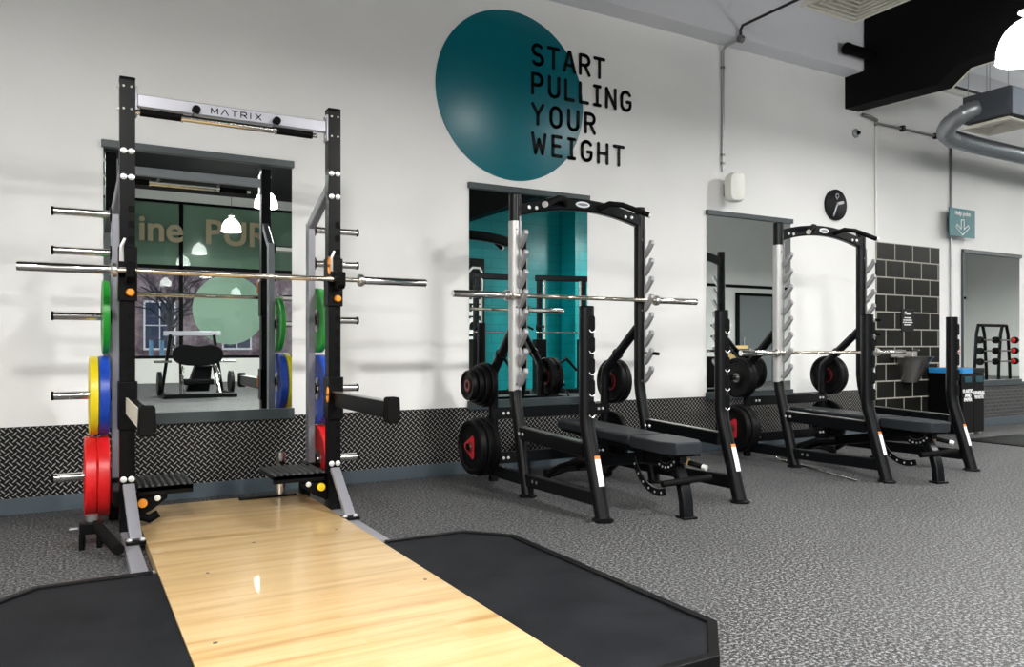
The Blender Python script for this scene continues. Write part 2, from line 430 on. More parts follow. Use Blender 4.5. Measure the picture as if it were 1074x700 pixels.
def cap_stroke(mb, path, w, d, y):
    """flat rounded stroke: path in (x,z)"""
    for (ax, az), (bx, bz) in zip(path, path[1:]):
        dx, dz = bx-ax, bz-az; L = math.hypot(dx, dz)
        if L < 1e-6: continue
        nx, nz = -dz/L*w/2, dx/L*w/2
        mb.prism([(ax+nx,az+nz),(ax-nx,az-nz),(bx-nx,bz-nz),(bx+nx,bz+nz)], 'xz', y, y-d)
    for i, (ax, az) in enumerate(path):
        mb.prism([(ax+w/2*math.cos(2*PI*q/12), az+w/2*math.sin(2*PI*q/12)) for q in range(12)], 'xz', y, y-d)
G = {
 'S': [arc(.3,.75,.28,.25,40,180,8)+arc(.3,.75,.28,.25,180,270,6)+arc(.3,.25,.3,.25,90,0,6)+arc(.3,.25,.3,.25,0,-145,9)],
 'T': [[(0,1),(.62,1)],[(.31,1),(.31,0)]],
 'A': [[(0,0),(.3,1),(.36,1),(.66,0)],[(.1,.3),(.56,.3)]],
 'R': [[(0,0),(0,1),(.3,1)]+arc(.3,.74,.27,.26,90,-90,10)+[(0,.48)],[(.3,.48),(.58,0)]],
 'P': [[(0,0),(0,1),(.3,1)]+arc(.3,.72,.28,.28,90,-90,10)+[(0,.44)]],
 'U': [[(0,1),(0,.28)]+arc(.29,.28,.29,.28,180,360,12)+[(.58,1)]],
 'L': [[(0,1),(0,0),(.48,0)]],
 'I': [[(0,1),(.38,1)],[(.19,1),(.19,0)],[(0,0),(.38,0)]],
 'N': [[(0,0),(0,1),(.58,0),(.58,1)]],
 'G': [arc(.3,.7,.3,.3,30,180,9)+[(0,.3)]+arc(.3,.3,.3,.3,180,360,12)+[(.6,.46),(.36,.46)]],
 'Y': [[(0,1),(.31,.5),(.62,1)],[(.31,.5),(.31,0)]],
 'O': [arc(.31,.66,.31,.34,0,180,12)+arc(.31,.34,.31,.34,180,360,12)+[(.62,.66)]],
 'W': [[(0,1),(.17,0),(.38,.72),(.59,0),(.76,1)]],
 'E': [[(.5,1),(0,1),(0,0),(.5,0)],[(0,.52),(.42,.52)]],
 'H': [[(0,1),(0,0)],[(.58,1),(.58,0)],[(0,.5),(.58,.5)]],
}
sl = thing('wall_slogan', 'black lettering START PULLING YOUR WEIGHT beside and over the teal disc', 'wall lettering', (3.385, -.0075, 2.64))
capz = .165; wst = .030
for word, zb, x1 in (('START',3.398,4.16),('PULLING',3.150,4.455),('YOUR',2.893,4.055),('WEIGHT',2.645,4.375)):
    ws = [max(p[0] for q in G[c] for p in q)*capz for c in word]
    free = (x1-3.385-wst) - sum(ws); gap = free/(len(word)-1)
    x = wst/2
    for c, wd in zip(word, ws):
        mb = MB()
        for q in G[c]:
            cap_stroke(mb, [(x+a*capz, (zb-2.64)+wst/2+b*capz) for a, b in q], wst, .003, 0)
        x += wd + gap
        mb.build('letter', 'letter_black', sl)

# ---------------------------------------------------------------- wall fittings
t = thing('wall_clock', 'round black wall clock with pale hands on the white wall', 'clock', (7.255, -.001, 2.56))
MB().lathe([(0,0),(.168,0),(.168,-.03),(.160,-.036),(0,-.036)], (0,0,0), 'y', 48).build('clock_face', 'letter_black', t)
mb = MB(); cap_stroke(mb, [(.0,.01),(-.062,-.125)], .018, .006, -.036); mb.build('hand', 'silver_paint', t)
mb = MB(); cap_stroke(mb, [(.0,.01),(.085,.03)], .03, .006, -.042); mb.build('hand', 'silver_paint', t)
mb = MB(); cap_stroke(mb, [(x,z+.095) for x,z in arc(0,0,.024,.024,-60,240,12)]+[(0,.06)], .008, .004, -.036); mb.build('logo', 'silver_paint', t)

t = thing('wall_speaker', 'white wall speaker with dished front on a bracket over the third mirror', 'speaker', (5.64, 0, 2.56))
sp_prof = []
mb = MB()
ring = [(.085*math.copysign(abs(math.cos(2*PI*i/24))**.55, math.cos(2*PI*i/24)), .145*math.copysign(abs(math.sin(2*PI*i/24))**.5, math.sin(2*PI*i/24))) for i in range(24)]
rings = []
for y, s_ in ((-.09,.8),(-.10,.93),(-.15,1.0),(-.20,.98),(-.222,.9),(-.226,.78)):
    rings.append([mb.bm.verts.new((a*s_, y, b*s_)) for a, b in ring])
for A, B in zip(rings, rings[1:]):
    for i in range(24): mb._face([A[i], A[(i+1)%24], B[(i+1)%24], B[i]])
mb._face(rings[0]); 
c_ = mb.bm.verts.new((0,-.216,0))
for i in range(24): mb._face([rings[-1][i], rings[-1][(i+1)%24], c_])
mb.build('cabinet', 'white', t, rotz=-.25)
MB().tube([(0,-.0,0),(0,-.10,0)], .022).box(-.035,.035,-.012,0,-.06,.06).build('bracket', 'dull_steel', t)

t = thing('cable_conduit', 'steel conduit running up the white wall from the speaker to the bulkhead', 'conduit', (5.58, -.015, 2.74))
MB().tube([(0,0,0),(0,0,1.18)], .016).build('pipe', 'conduit', t)
for z in (.08,.16,1.02): MB().lathe([(0,-.012),(.022,-.012),(.022,.012),(0,.012)], (0,0,z), 'z', 16).build('clip', 'dull_steel', t)
MB().tube([(0,0,1.18),(.0,-.015,1.205),(0,-.05,1.222),(0,-.22,1.222)], .014).build('bend', 'conduit', t)
MB().lathe([(0,-.02),(.035,-.02),(.035,.02),(0,.02)], (0,-.235,1.222), 'x', 20).build('junction_box', 'dull_steel', t)
MB().tube([(0,-.235,1.23),(0,-.235,1.31),(0,-.262,1.345),(.01,-1.38,1.345)], .013).build('cable', 'dark_conduit', t)

t = thing('corner_conduit', 'slim pale conduit down the wall beside the black tiles', 'conduit', (7.95, -.014, 2.24))
MB().tube([(0,0,0),(0,0,1.30)], .012).build('pipe', 'white', t)
MB().tube([(0,0,1.28),(0,-.01,1.34),(-.12,-.02,1.36),(-.28,-.03,1.36)], .018).build('bend', 'dull_steel', t)
t = thing('ceiling_conduit', 'long black conduit running level along the far right wall', 'conduit', (7.97, -.02, 3.55))
MB().tube([(0,0,0),(9,0,.03)], .014).build('pipe', 'dull_steel', t)
for x in (.45,1.1,1.9): MB().box(x-.02,x+.02,-.03,.02,-.03,.035).build('clip','dark_conduit',t)
t = thing('sign_conduit', 'thin steel conduit dropping behind the teal help sign', 'conduit', (9.39, -.02, 1.0))
MB().tube([(0,0,0),(0,0,1.35)], .014).build('pipe', 'conduit', t)
MB().tube([(0,0,1.65),(0,0,2.54)], .014).build('upper_pipe', 'dull_steel', t)
t = thing('wall_sensor', 'tiny round dark sensor high on the white wall under the beam', 'sensor', (7.60, -.001, 3.39))
MB().lathe([(0,0),(.05,0),(.05,-.02),(.03,-.035),(0,-.035)], (0,0,0), 'y', 24).build('base', 'conduit', t)
MB().lathe([(0,-.03),(.026,-.03),(.018,-.055),(0,-.06)], (.01,0,0), 'y', 20).build('lens', 'black', t)

t = thing('help_sign', 'teal Help point sign with a white down arrow', 'sign', (9.47, -.10, 2.35))
MB().box(-.27,.27,-.012,0,0,.345).build('panel', 'teal_sign', t, bevel=.003)
MB().prism([(-.25,.0),(.25,.0),(.12,.09),(-.12,.09)], 'xy', .05, .30).build('spacer', 'duct_dark', t)
text_mesh('sign_text', 'Help point', .075, .004, 'letter_white', t, (0,-.0145,.285), bold=.001)
mb = MB()
for path in ([(-.03,.21),(-.03,.095),(-.115,.15),(-.14,.12),(0,.025),(.14,.12),(.115,.15),(.03,.095),(.03,.21),(-.03,.21)],):
    cap_stroke(mb, path, .010, .004, -.0125)
mb.build('arrow', 'letter_white', t)

t = thing('tile_notice', 'small black notice with white text on the black tiles above the basin', 'notice', (8.52, -.018, 1.19))
MB().box(-.12,.12,-.006,0,0,.265).build('plate', 'letter_black', t, bevel=.002)
text_mesh('notice_text', 'Please', .05, .002, 'letter_white', t, (0,-.008,.215), bold=.001)
mb = MB(); rr = random.Random(3)
for i, wd in enumerate((.13,.17,.18,.13)):
    x = -wd/2
    while x < wd/2-.012:
        l = rr.uniform(.018,.04); mb.box(x, min(x+l,wd/2), -.008, -.006, .155-i*.027, .168-i*.027); x += l+.008
mb.build('notice_lines', 'letter_white', t)

t = thing('call_point', 'small red fire call point on the wall behind the right rack', 'call point', (9.50, -.001, .975))
MB().box(-.045,.045,-.04,0,-.045,.045).build('housing', 'red', t, bevel=.005)
MB().box(-.028,.028,-.044,-.04,-.028,.028).build('pane', 'sticker', t)

t = thing('drinking_basin', 'stainless steel conical drinking basin on the black tiles', 'basin', (8.50, -.016, .60))
mb = MB()
sec = []
for z, wx, dy in ((0,.09,.13),(.03,.10,.15),(.22,.16,.25),(.285,.185,.30),(.30,.20,.32)):
    sec.append([mb.bm.verts.new(p) for p in [(-wx,0,z)]+[(-wx*math.cos(PI*i/14), -dy*math.sin(PI*i/14)**.8 if i not in (0,14) else -.01, z) for i in range(0,15)]+[(wx,0,z)]])
for A, B in zip(sec, sec[1:]):
    for i in range(len(A)-1): mb._face([A[i],A[i+1],B[i+1],B[i]])
    mb._face([A[-1],A[0],B[0],B[-1]])
mb._face(sec[0]); mb._face(sec[-1])
mb.build('bowl', 'brushed', t)
MB().box(-.30,.10,-.10,.016,.285,.30).box(-.30,.20,-.012,.016,.285,.36).build('splashback', 'brushed', t, bevel=.003)
MB().tube([(.05,-.05,.29),(.05,-.05,.36),(.05,-.08,.385),(.05,-.13,.375)], .012).lathe([(0,.29),(.022,.29),(.022,.34),(0,.34)],(.05,-.05,0),'z',16).build('tap', 'chrome', t)

M['teal_dark'] = mat('dark_teal_flap', (.0,.05,.07), .4)
# recycling station
for x0, body, lid, lb in ((9.01,'PLASTIC\nAND\nPAPER','blue_lid','black waste bin with a blue lid and PLASTIC AND PAPER text'),
                      (9.235,'GENERAL\nWASTE','letter_black','black waste bin with a black lid and GENERAL WASTE text')):
    t = thing('waste_bin', lb, 'bin', (x0, -.24, 0), 0, 'waste bins beside the black tiles')
    MB().box(-.11,.11,-.20,.20,.02,.70).build('body', 'black', t, bevel=.008)
    MB().box(-.112,.112,-.205,.205,.70,.765).build('lid', lid, t, bevel=.008)
    MB().box(-.07,.07,-.208,-.198,.60,.67).build('flap', 'teal_dark', t, bevel=.003)
    text_mesh('bin_text', body, .055, .003, 'letter_white', t, (0,-.203,.45), bold=.0025, line=.9)
    for sx in (-.08,.08): MB().lathe([(0,0),(.02,0),(.02,.025),(0,.025)], (sx,-.16,0), 'z', 12).build('foot','white',t)
t = thing('floor_mat', 'dark ribbed entrance mat on the floor near the waste bins', 'mat', (8.95, -1.15, 0))
mb = MB().box(-.55,.55,-.42,.42,0,.010)
for i in range(28): mb.box(-.53,.53,-.40+i*.029,-.388+i*.029,.010,.014)
mb.build('mat_surface', 'rubber', t)

# ---------------------------------------------------------------- ceiling fittings
def diffuser(loc, sz, label, box):
    t = thing('ceiling_diffuser', label, 'air diffuser', loc)
    s = sz/2
    mb = MB()
    for k_ in range(6):
        a = s - k_*s*.145; b = a - (s*.10 if k_==0 else s*.05); z0 = .0 + k_*.004; z1 = z0+ (.02 if k_==0 else .035)
        mb.prism([(-a,-a),(a,-a),(a,-b),(-a,-b)],'xy',z0,z1).prism([(-a,a),(a,a),(a,b),(-a,b)],'xy',z0,z1).prism([(-a,-b),(-b,-b),(-b,b),(-a,b)],'xy',z0,z1).prism([(a,-b),(b,-b),(b,b),(a,b)],'xy',z0,z1)
    mb.build('grille', 'grille_cream', t)
    MB().box(-s*.95,s*.95,-s*.95,s*.95,.06,.06+box).build('plenum_box', ['duct_dark','duct_light'][0], t, bevel=.004)
    return t
d1 = diffuser((5.22,-1.83,3.65), .645, 'square cream air diffuser at the top edge above the clock', .30)
MB().tube([(.28,.05,.34),(.5,.0,.36),(.9,-.2,.40),(2.0,-.4,.42)], .13, 20).build('flexible_duct','duct_light',d1)
d2 = diffuser((8.42,-1.10,3.30), .50, 'square cream air diffuser under a grey box at the right', .28)
MB().box(-.2,.245,-.2455,-.238,.065,.335).build('lit_side','duct_lit',d2)  # brighter side of the box, its light put into a paler skin
mb = MB(); pts=[]
path = [Vector(p) for p in ((-.20,.10,.20),(-.235,.13,.19),(-.265,.20,.165),(-.27,.28,.13),(-.25,.37,.095),(-.18,.45,.06),(-.08,.51,.04),(.08,.54,.02),(.6,.55,.01),(4.5,.55,.01))]
for a, b in zip(path, path[1:]):
    n_ = max(2, int((b-a).length/.022))
    for i in range(n_): pts.append(a.lerp(b, i/n_))
pts.append(path[-1])
segr = 18; rings=[]
for i, p in enumerate(pts):
    d_ = (pts[min(i+2,len(pts)-1)]-pts[max(i-2,0)]).normalized(); sd = d_.cross(Vector((0,0,1))).normalized(); up_ = sd.cross(d_)
    r_ = .086 + (.009 if i%2 else 0)
    rings.append([mb.bm.verts.new(p+sd*r_*math.cos(2*PI*j/segr)+up_*r_*math.sin(2*PI*j/segr)) for j in range(segr)])
for A,B in zip(rings,rings[1:]):
    for j in range(segr): mb._face([A[j],A[(j+1)%segr],B[(j+1)%segr],B[j]])
mb.build('flexible_duct','flex_silver',d2)
for dx,dy in ((-.2,-.2),(.2,-.2),(-.2,.2),(.2,.2)): MB().tube([(dx,dy,.33),(dx,dy,1.9)],.004,8).build('hanger_rod','conduit',d2)
t = thing('strip_light', 'slim white strip light fitting above the grey duct box', 'light fitting', (8.7,-.55,3.83))
MB().box(-.75,.75,-.03,.03,0,.05).build('housing','white',t,bevel=.004)
MB().box(-.74,.74,-.05,.05,.05,.07).build('top_plate','dark_conduit',t)
for dx in (-.5,.5): MB().tube([(dx,0,.07),(dx,0,1.37)],.004,8).build('hanger_rod','conduit',t)
t = thing('black_pipe', 'short black pipe stub poking from the dark beam by the bulkhead', 'pipe', (7.10,-.33,4.12))
MB().tube([(-.08,0,0),(.33,0,0)],.055,20).lathe([(0,-.005),(.06,-.005),(.06,.03),(0,.03)],(-.08,0,0),'x',20).build('pipe','beam',t)

# ---------------------------------------------------------------- pendants (seen lamps and unseen added ones)
dome = mat('dome_acrylic', (.9,.9,.9), .4, emit=(1,.985,.95), estr=22.)
def pendant(loc, label, power, first=None):
    if first is None:
        t = thing('pendant_lamp', label, 'pendant lamp', loc, 0, 'domed pendant lamps')
        R_=.225
        pr = [(R_,0),(R_*1.0,.03)]+[(R_*math.cos(a)*1.0, .03+.30*math.sin(a)) for a in [i*PI/2/10 for i in range(1,9)]]+[(.05,.325),(.05,.35)]
        pr = [(R_+.004,0),(R_+.004,.012)]+pr[1:-2]+[(.032,.335),(.03,.36)]; pr = pr + [(r-.006,h-.004) for r,h in reversed(pr)]
        MB().lathe(pr,(0,0,0),'z',40).build('shade', dome, t)
        MB().lathe([(0,.355),(.034,.355),(.072,.385),(.072,.395),(.02,.405),(.012,.45),(0,.45)],(0,0,0),'z',24).build('cap','white',t)
        MB().tube([(0,0,.45),(0,0,ZC-loc[2])],.006,8).build('flex','dark_conduit',t)
    else:
        t = dup(first, loc, 0, label)
    L = bpy.data.lights.new('pendant_light','AREA'); L.shape='DISK'; L.size=.40; L.energy=power; L.color=(1,.985,.955)
    lo = bpy.data.objects.new('bulb',L); COL.objects.link(lo); lo.parent=t; lo.location=(0,0,.015)
    return t
P0 = pendant((6.80,-2.20,3.37), 'bright domed pendant lamp at the top right corner', 55)
P0r = P0
def far_p(x,y,label,power):
    global P0r
    # same fitting, shorter flex is hidden in the dark ceiling
    t = thing('pendant_lamp', label, 'pendant lamp', (x,y,3.5 if y>-6 else 3.7 if y>-8 else 3.85), 0, 'domed pendant lamps')
    for ch in kids(P0):
        if ch.type=='MESH' and not ch.name.startswith('flex'):
            c = ch.copy(); COL.objects.link(c); c.parent=t
    MB().tube([(0,0,.45),(0,0,ZC-(3.3 if y>-6 else 3.85))],.006,8).build('flex','dark_conduit',t)
    L = bpy.data.lights.new('pendant_light','AREA'); L.shape='DISK'; L.size=.40; L.energy=power; L.color=(1,.985,.955)
    lo = bpy.data.objects.new('bulb',L); COL.objects.link(lo); lo.parent=t; lo.location=(0,0,.015)
for x,y,pw,lb in ((3.5,-14.6,170,'smaller domed pendant lamp reflected in the platform mirror, left one'),
                  (3.5,-10.7,170,'larger domed pendant lamp reflected in the platform mirror, right one'),
                  (-2.6,-10.7,170,None),(-3.0,-5.0,170,None),(0.0,-5.0,180,None),(3.5,-5.0,270,None),(8.6,-5.0,125,None),(-1.3,-7.6,260,None),(4.7,-7.6,280,None),(11.2,-7.6,150,None),  # unseen lamps; the row behind the nearest is added to soften wall shadows
                  (14.2,-5.0,260,None),(10.6,-2.2,20,None),(19.0,-5.0,300,None),(24,-5.,300,None),(14.6,-2.2,90,None)):  # unseen lamps at far right are added to brighten the mirrored partition
    far_p(x,y,lb or 'unseen domed pendant lamp over the open gym floor, in rows partly added for more light',pw)

# ---------------------------------------------------------------- camera and world
cam = bpy.data.cameras.new('camera'); co = bpy.data.objects.new('camera', cam); COL.objects.link(co)
co.location = (0,-5.616,1.0355); co.rotation_euler = (PI/2, 0, -.5185)
cam.sensor_width = 36; cam.lens = 814.2*36/1074; cam.shift_y = (361.9-350)/1074
cam.clip_start=.05; cam.clip_end=200
scene.camera = co
wd = bpy.data.worlds.new('world'); scene.world = wd; wd.use_nodes = True
wd.node_tree.nodes['Background'].inputs[0].default_value = (.40,.38,.45,1)
wd.node_tree.nodes['Background'].inputs[1].default_value = 5.0
scene.view_settings.view_transform='Standard'; scene.view_settings.look='None'
scene.view_settings.gamma=1; scene.view_settings.use_curve_mapping=False
scene.view_settings.exposure=-0.12
# ================================================================= LIFTING PLATFORM
t = thing('lifting_platform', 'low lifting platform with a bamboo centre and black rubber side mats', 'lifting platform', (.86,-2.0,0))
PX0, PX1, PZ = .335, 1.362, .045
O = (.86, -2.0)
def loc2(poly): return [(x-O[0], y-O[1]) for x, y in poly]
MB().prism(loc2([(PX0,-3.78),(PX1,-3.78),(PX1,-.40),(PX0,-.40)]), 'xy', 0, PZ+.004).build('bamboo_deck', 'deck', t, bevel=.003)
MB().prism(loc2([(PX1+.002,-3.78),(1.78,-3.78),(1.985,-3.56),(1.985,-2.13),(1.80,-1.92),(PX1+.002,-1.92)]), 'xy', .0, PZ-.003).build('rubber_mat', 'mat', t)
MB().prism(loc2([(PX0-.002,-3.78),(-.09,-3.78),(-.30,-3.56),(-.30,-2.13),(-.11,-1.92),(PX0-.002,-1.92)]), 'xy', .0, PZ-.003).build('rubber_mat', 'mat', t)
trimring = [(-.0125,0),(.0125,0),(.0125,.006),(.004,.012),(-.0125,.012)]
def edging(pts, nm='edge_trim'):
    pts = [(x-O[0], y-O[1], 0) for x, y in pts]
    MB().sweep(pts, [(-.018,0),(.018,0),(.018,PZ+.006),(-.018,PZ+.006)]).build(nm, 'rubber', t, bevel=.003)
edging([(PX1+.02,-1.915),(1.805,-1.915),(1.993,-2.127),(1.993,-3.565),(1.785,-3.787),(PX1+.02,-3.787)])
edging([(PX0-.02,-1.915),(-.115,-1.915),(-.308,-2.127),(-.308,-3.565),(-.095,-3.787),(PX0-.02,-3.787)])
for a,b in ((PX1-O[0]+.01,1.80-O[0]),(-.10-O[0],PX0-.01-O[0])): MB().bar([(a,-1.894+2.0,PZ-.002),(b,-1.894+2.0,PZ-.002)],.008,.012).build('metal_lip','silver_paint',t)
for x,y in ((.52,-2.05),(.80,-1.62),(1.24,-1.55),(1.30,-2.6),(.42,-2.9)): MB().lathe([(0,0),(.008,0),(.008,.0015),(0,.0015)],(x-O[0],y-O[1],PZ+.004),'z',12).build('screw','dull_steel',t)

# ================================================================= PLATFORM POWER RACK
RX, RY = .836, -.9525
rk = thing('power_rack', 'tall black squat rack at the platform with grey rear posts and chrome plate pegs', 'squat rack', (RX,RY,0))
HX = .5645
peg_z = (1.785,1.565,1.198,.750,.290)
def bolt(par, p, axis, r=.016, d=1):
    s_ = 1 if d > 0 else -1
    MB().lathe([(0,0),(r*1.25,0),(r*1.25,.003*s_),(r,.004*s_),(r*.9,.010*s_),(0,.013*s_)], p, axis, 14).build('bolt','bolt',par)
for s in (-1, 1):
    # upright with slotted front
    x0 = s*HX
    mb = MB().box(x0-.0375,x0+.0375,-.0375,.0375,.035,2.466)
    mb.mi = 1
    for i in range(18):
        z = .36+i*.0815
        mb.box(x0+.004,x0+.034,-.0395,-.037,z,z+.036)
    up = mb.build('upright', ['black','black_matte'], rk, bevel=.004)
    MB().box(x0-.0385,x0+.0385,-.0385,.0385,2.455,2.472).build('end_cap','black_matte',up,bevel=.003)
    for z in (2.075,1.935,.315):
        bolt(up,(x0-.019,-.0385,z),'y',.013,-1); bolt(up,(x0+.019,-.0385,z),'y',.013,-1)
    for z in (2.42,2.30):
        bolt(up,(x0-.019,-.0385,z),'y',.005,-1); bolt(up,(x0+.019,-.0385,z),'y',.005,-1)
        bolt(up,(x0-s*.0385,-.012,z),'x',.010,-s)
        bolt(up,(x0+s*.0385,-.012,z),'x',.010,s)
    # flange plate for the crossbeam
    MB().box(x0-s*.0375,x0-s*.048,-.035,.035,2.27,2.43).build('flange_plate','silver_paint',up,bevel=.003)
    # rear storage post, brace, foot rails
    px = (.233 if s<0 else 1.363)-RX
    MB().box(px-.022,px+.022,.335,.405,.27,1.825).build('rear_post','grey_paint',rk,bevel=.004)
    MB().box(px-.05,px+.05,.30,.44,.255,.275).build('post_foot_plate','black',rk,bevel=.002)
    MB().bar([(px,.37,1.80),(px+(x0-px)*.8,.04,2.0)],.045,.06).build('top_brace','grey_paint',rk)
    MB().box(px-.03,px+.03,.0,.55,.17,.255).box(px-.03,px+.03,.48,.55,.0,.17).build('base_rail','black',rk,bevel=.004)
    # front gusset leg and long floor plate
    xf = x0 + (.02 if s<0 else 0)
    MB().bar([(x0+.004*(-s)+.0,-.055,.285),(xf,-.335,.055)],.058,.028).build('front_leg','silver_paint',rk,bevel=.003)
    MB().box(xf-.045,xf+.045,-.375,-.29,.036,.052).build('leg_foot','black',rk,bevel=.002)
    for dx in (-.03,.03): bolt(rk,(xf+dx,-.335,.052),'z',.012,1)
    MB().box(x0-.034,x0+.034,-.955,.04,.0,.035).build('floor_plate','silver_paint',rk,bevel=.003)
    # plate pegs
    for z in peg_z:
        a, b = (px-.022, px-.022-.295) if s<0 else (px+.022, px+.022+.295)
        dd = 1 if s>0 else -1
        pg = MB().lathe([(0,0),(.024,0),(.024,.293*dd),(0,.293*dd)],(a,.37,z),'x',24).build('plate_peg','chrome',rk)
        MB().lathe([(0,.285*dd),(.0255,.285*dd),(.0255,.298*dd),(0,.299*dd)],(a,.37,z),'x',24).build('end_cap','black_matte',pg)
        MB().lathe([(0,0),(.042,0),(.042,.008*dd),(0,.008*dd)],(a,.37,z),'x',24).build('flange','black',pg)
    # bar cup carriage
    cz0, cz1 = 1.27, 1.56
    c = MB().box(x0-.045,x0+.047,-.052,.045,cz0,cz1).build('cup_carriage','black',rk,bevel=.004)
    MB().prism([(-.05,1.374),(-.13,1.370),(-.155,1.390),(-.155,1.465),(-.138,1.472),(-.128,1.426),(-.10,1.413),(-.068,1.420),(-.06,1.47),(-.05,1.47)],'yz',x0-.012,x0+.032).build('bar_cup','black_matte',c,bevel=.003)
    MB().lathe([(0,0),(.02,0),(.022,-.012),(.016,-.024),(0,-.026)],(x0+.012,-.052,1.315),'y',18).build('knob','orange',c)
    MB().bar([(x0-.03,-.06,1.48),(x0-.03,-.075,1.56),(x0-.015,-.075,1.60)],.022,.012).build('latch','bolt',c)
    if s > 0:
        MB().tube([(x0-.046,-.075,1.47)]+[(x0-.046,-.075+.016*math.sin(a),1.51+.05*math.cos(a)+.0) for a in [PI+i*2*PI/14 for i in range(1,14)]],.005,8,closed=True).build('pull_loop','orange',c)
    # spotter arm
    az = .705
    c = MB().box(x0-.046,x0+.048,-.06,.048,az-.12,az+.135).build('arm_carriage','black',rk,bevel=.004)
    ax_ = x0 + (.018 if s<0 else 0.0)
    mb = MB().box(ax_-.022,ax_+.022,-1.0,-.05,az-.040,az+.045)
    arm = mb.build('spotter_arm','black',rk,bevel=.005)
    if s < 0: MB().box(ax_-.028,ax_-.022,-.962,-.07,az-.036,az+.050).build('wear_plate','cream',arm)
    else:
        MB().box(ax_-.025,ax_+.025,-.96,-.07,az+.045,az+.049).build('wear_plate','brushed',arm)
        MB().tube([(x0-.048,-.052+.012*math.sin(a),az+.03+.042*math.cos(a)) for a in [i*2*PI/14 for i in range(14)]],.005,8,closed=True).build('pull_loop','orange',c)
    MB().prism([(ax_-.026,az-.062),(ax_+.026,az-.062),(ax_+.036,az-.04),(ax_+.032,az+.062),(ax_+.024,az+.070),(ax_-.024,az+.070),(ax_-.032,az+.062),(ax_-.036,az-.04)],'xz',-1.03,-.965).build('end_cap','grip',arm,bevel=.006)
    # stepping plate hinged off the upright
    sx0, sx1 = (x0+.05, x0+.33) if s<0 else (x0-.36, x0-.05)
    st = MB().box(sx0,sx1,-.02,.37,.235,.262).box(sx0,sx1,-.02,.0,.215,.262).build('step_plate','black',rk,bevel=.003)
    mb = MB(); n_=9
    for i in range(n_):
        xx = sx0+.012+(sx1-sx0-.024)*i/(n_-1); mb.prism([(xx-.009,.262),(xx+.009,.262),(xx+.004,.272),(xx-.004,.272)],'xz',-.018,.368)
    mb.build('step_ribs','grey_paint' if False else 'rubber_rib',st)
    mb = MB().prism([(x0-s*.038,.235),(x0-s*.20,.235),(x0-s*.20,.19),(x0-s*.12,.13),(x0-s*.038,.09)],'xz',.0,.012)
    mb.build('step_bracket','black_matte',st,bevel=.002)
    MB().lathe([(0,0),(.024,0),(.024,-.014),(0,-.018)],(x0-s*.075,-.004,.175),'y',20).build('knob','yellow_knob' if s>0 else 'orange',st)
    bolt(st,(x0-s*.15,-.002,.195),'y',.013,-1)
    if s < 0: MB().tube([(x0+.06,.02,.10),(x0+.11,.0,.085),(x0+.155,-.0,.11)],.022,12).build('pin_hook','black_matte',rk)
# bar holder tube and crossbeam
MB().tube([(.365,.50,.051),(.365,.50,.335)],.030,20).build('bar_holder','chrome',rk)
MB().box(.10,.46,.45,.50,.0495,.060).build('holder_foot','black',rk,bevel=.003)
cb_ = MB().box(-HX+.048,HX-.048,-.022,.022,2.325,2.392).build('crossbeam','silver_paint',rk,bevel=.004)
mb = MB(); G['M']=[[(0,0),(0,1),(.45,.15),(.9,1),(.9,0)]]; G['Λ']=[[(0,0),(.5,1),(1.0,0)]]; G['X']=[[(0,0),(.8,1)],[(0,1),(.8,0)]]; G['i']=[[(0,0),(0,1)]]; G['t']=[[(0,1),(.85,1)],[(.42,1),(.42,0)]]; G['r']=[[(0,0),(0,1),(.7,1)]+arc(.62,.72,.22,.28,90,-90,8)+[(0,.44)],[(.35,.44),(.85,0)]]
for c_, xx in (('M',0),('Λ',.049),('t',.100),('r',.147),('i',.196),('X',.222)):
    for q in G[c_]: cap_stroke(mb, [(-.139+(xx+a*.034)*1.09, 2.342+b*.030) for a,b in q], .0058, .002, -.0222)
mb.build('beam_lettering','letter_black',cb_)
for x in (.615-RX,1.055-RX):
    MB().lathe([(0,0),(.022,0),(.022,-.035),(.017,-.042),(0,-.042)],(x,-.02,2.345),'y',18).build('knob','grip',cb_)
    MB().bar([(x,-.03,2.34),(x-.02,-.045,2.295)],.02,.015).build('bar_hanger','dull_steel',cb_)
pb = MB().tube([(-.30,-.045,2.287),(.20,-.045,2.287)],.019,18).build('pull_up_bar','chrome',rk)
for a,b in ((-.505,-.30),(.215,.425)):
    MB().tube([(a,-.045,2.287),(b,-.045,2.287)],.021,18).build('grip','grip',pb)
    MB().tube([(b if a<0 else a-.012,-.045,2.287),((b+.01) if a<0 else a,-.045,2.287)],.024,18).build('collar','chrome',pb)
MB().tube([(-.525,-.045,2.287),(-.505,-.045,2.287)],.015,14).tube([(.425,-.045,2.287),(.455,-.045,2.287)],.014,14).build('bar_end','chrome',pb)

# ---------------------------------------------------------------- bumper plates on the pegs
def bumper(name_mat, D, th, loc, label, outer=-1):
    """disc in the y-z plane, hub on both sides; origin at its centre"""
    t = thing('bumper_plate', label, 'weight plate', loc, 0, 'coloured bumper plates')
    R = D/2; h = th/2
    prof = [(.028,-h*.55),(.085,-h*.55),(.095,-h*.6),(R*.74,-h*.62),(R*.80,-h*.95),(R*.97,-h),(R,-h*.8),(R,h*.8),(R*.97,h),(R*.80,h*.95),(R*.74,h*.62),(.095,h*.6),(.085,h*.55),(.028,h*.55),(.028,-h*.55)]
    MB().lathe(prof,(0,0,0),'x',56).build('plate_body',name_mat,t)
    MB().lathe([(.027,-h*.7),(.060,-h*.7),(.075,-h*.56),(.075,h*.56),(.060,h*.7),(.027,h*.7),(.027,-h*.7)],(0,0,0),'x',32).build('steel_hub','brushed',t)
    return t
lx = .211; PY = RY+.37; g0=.012
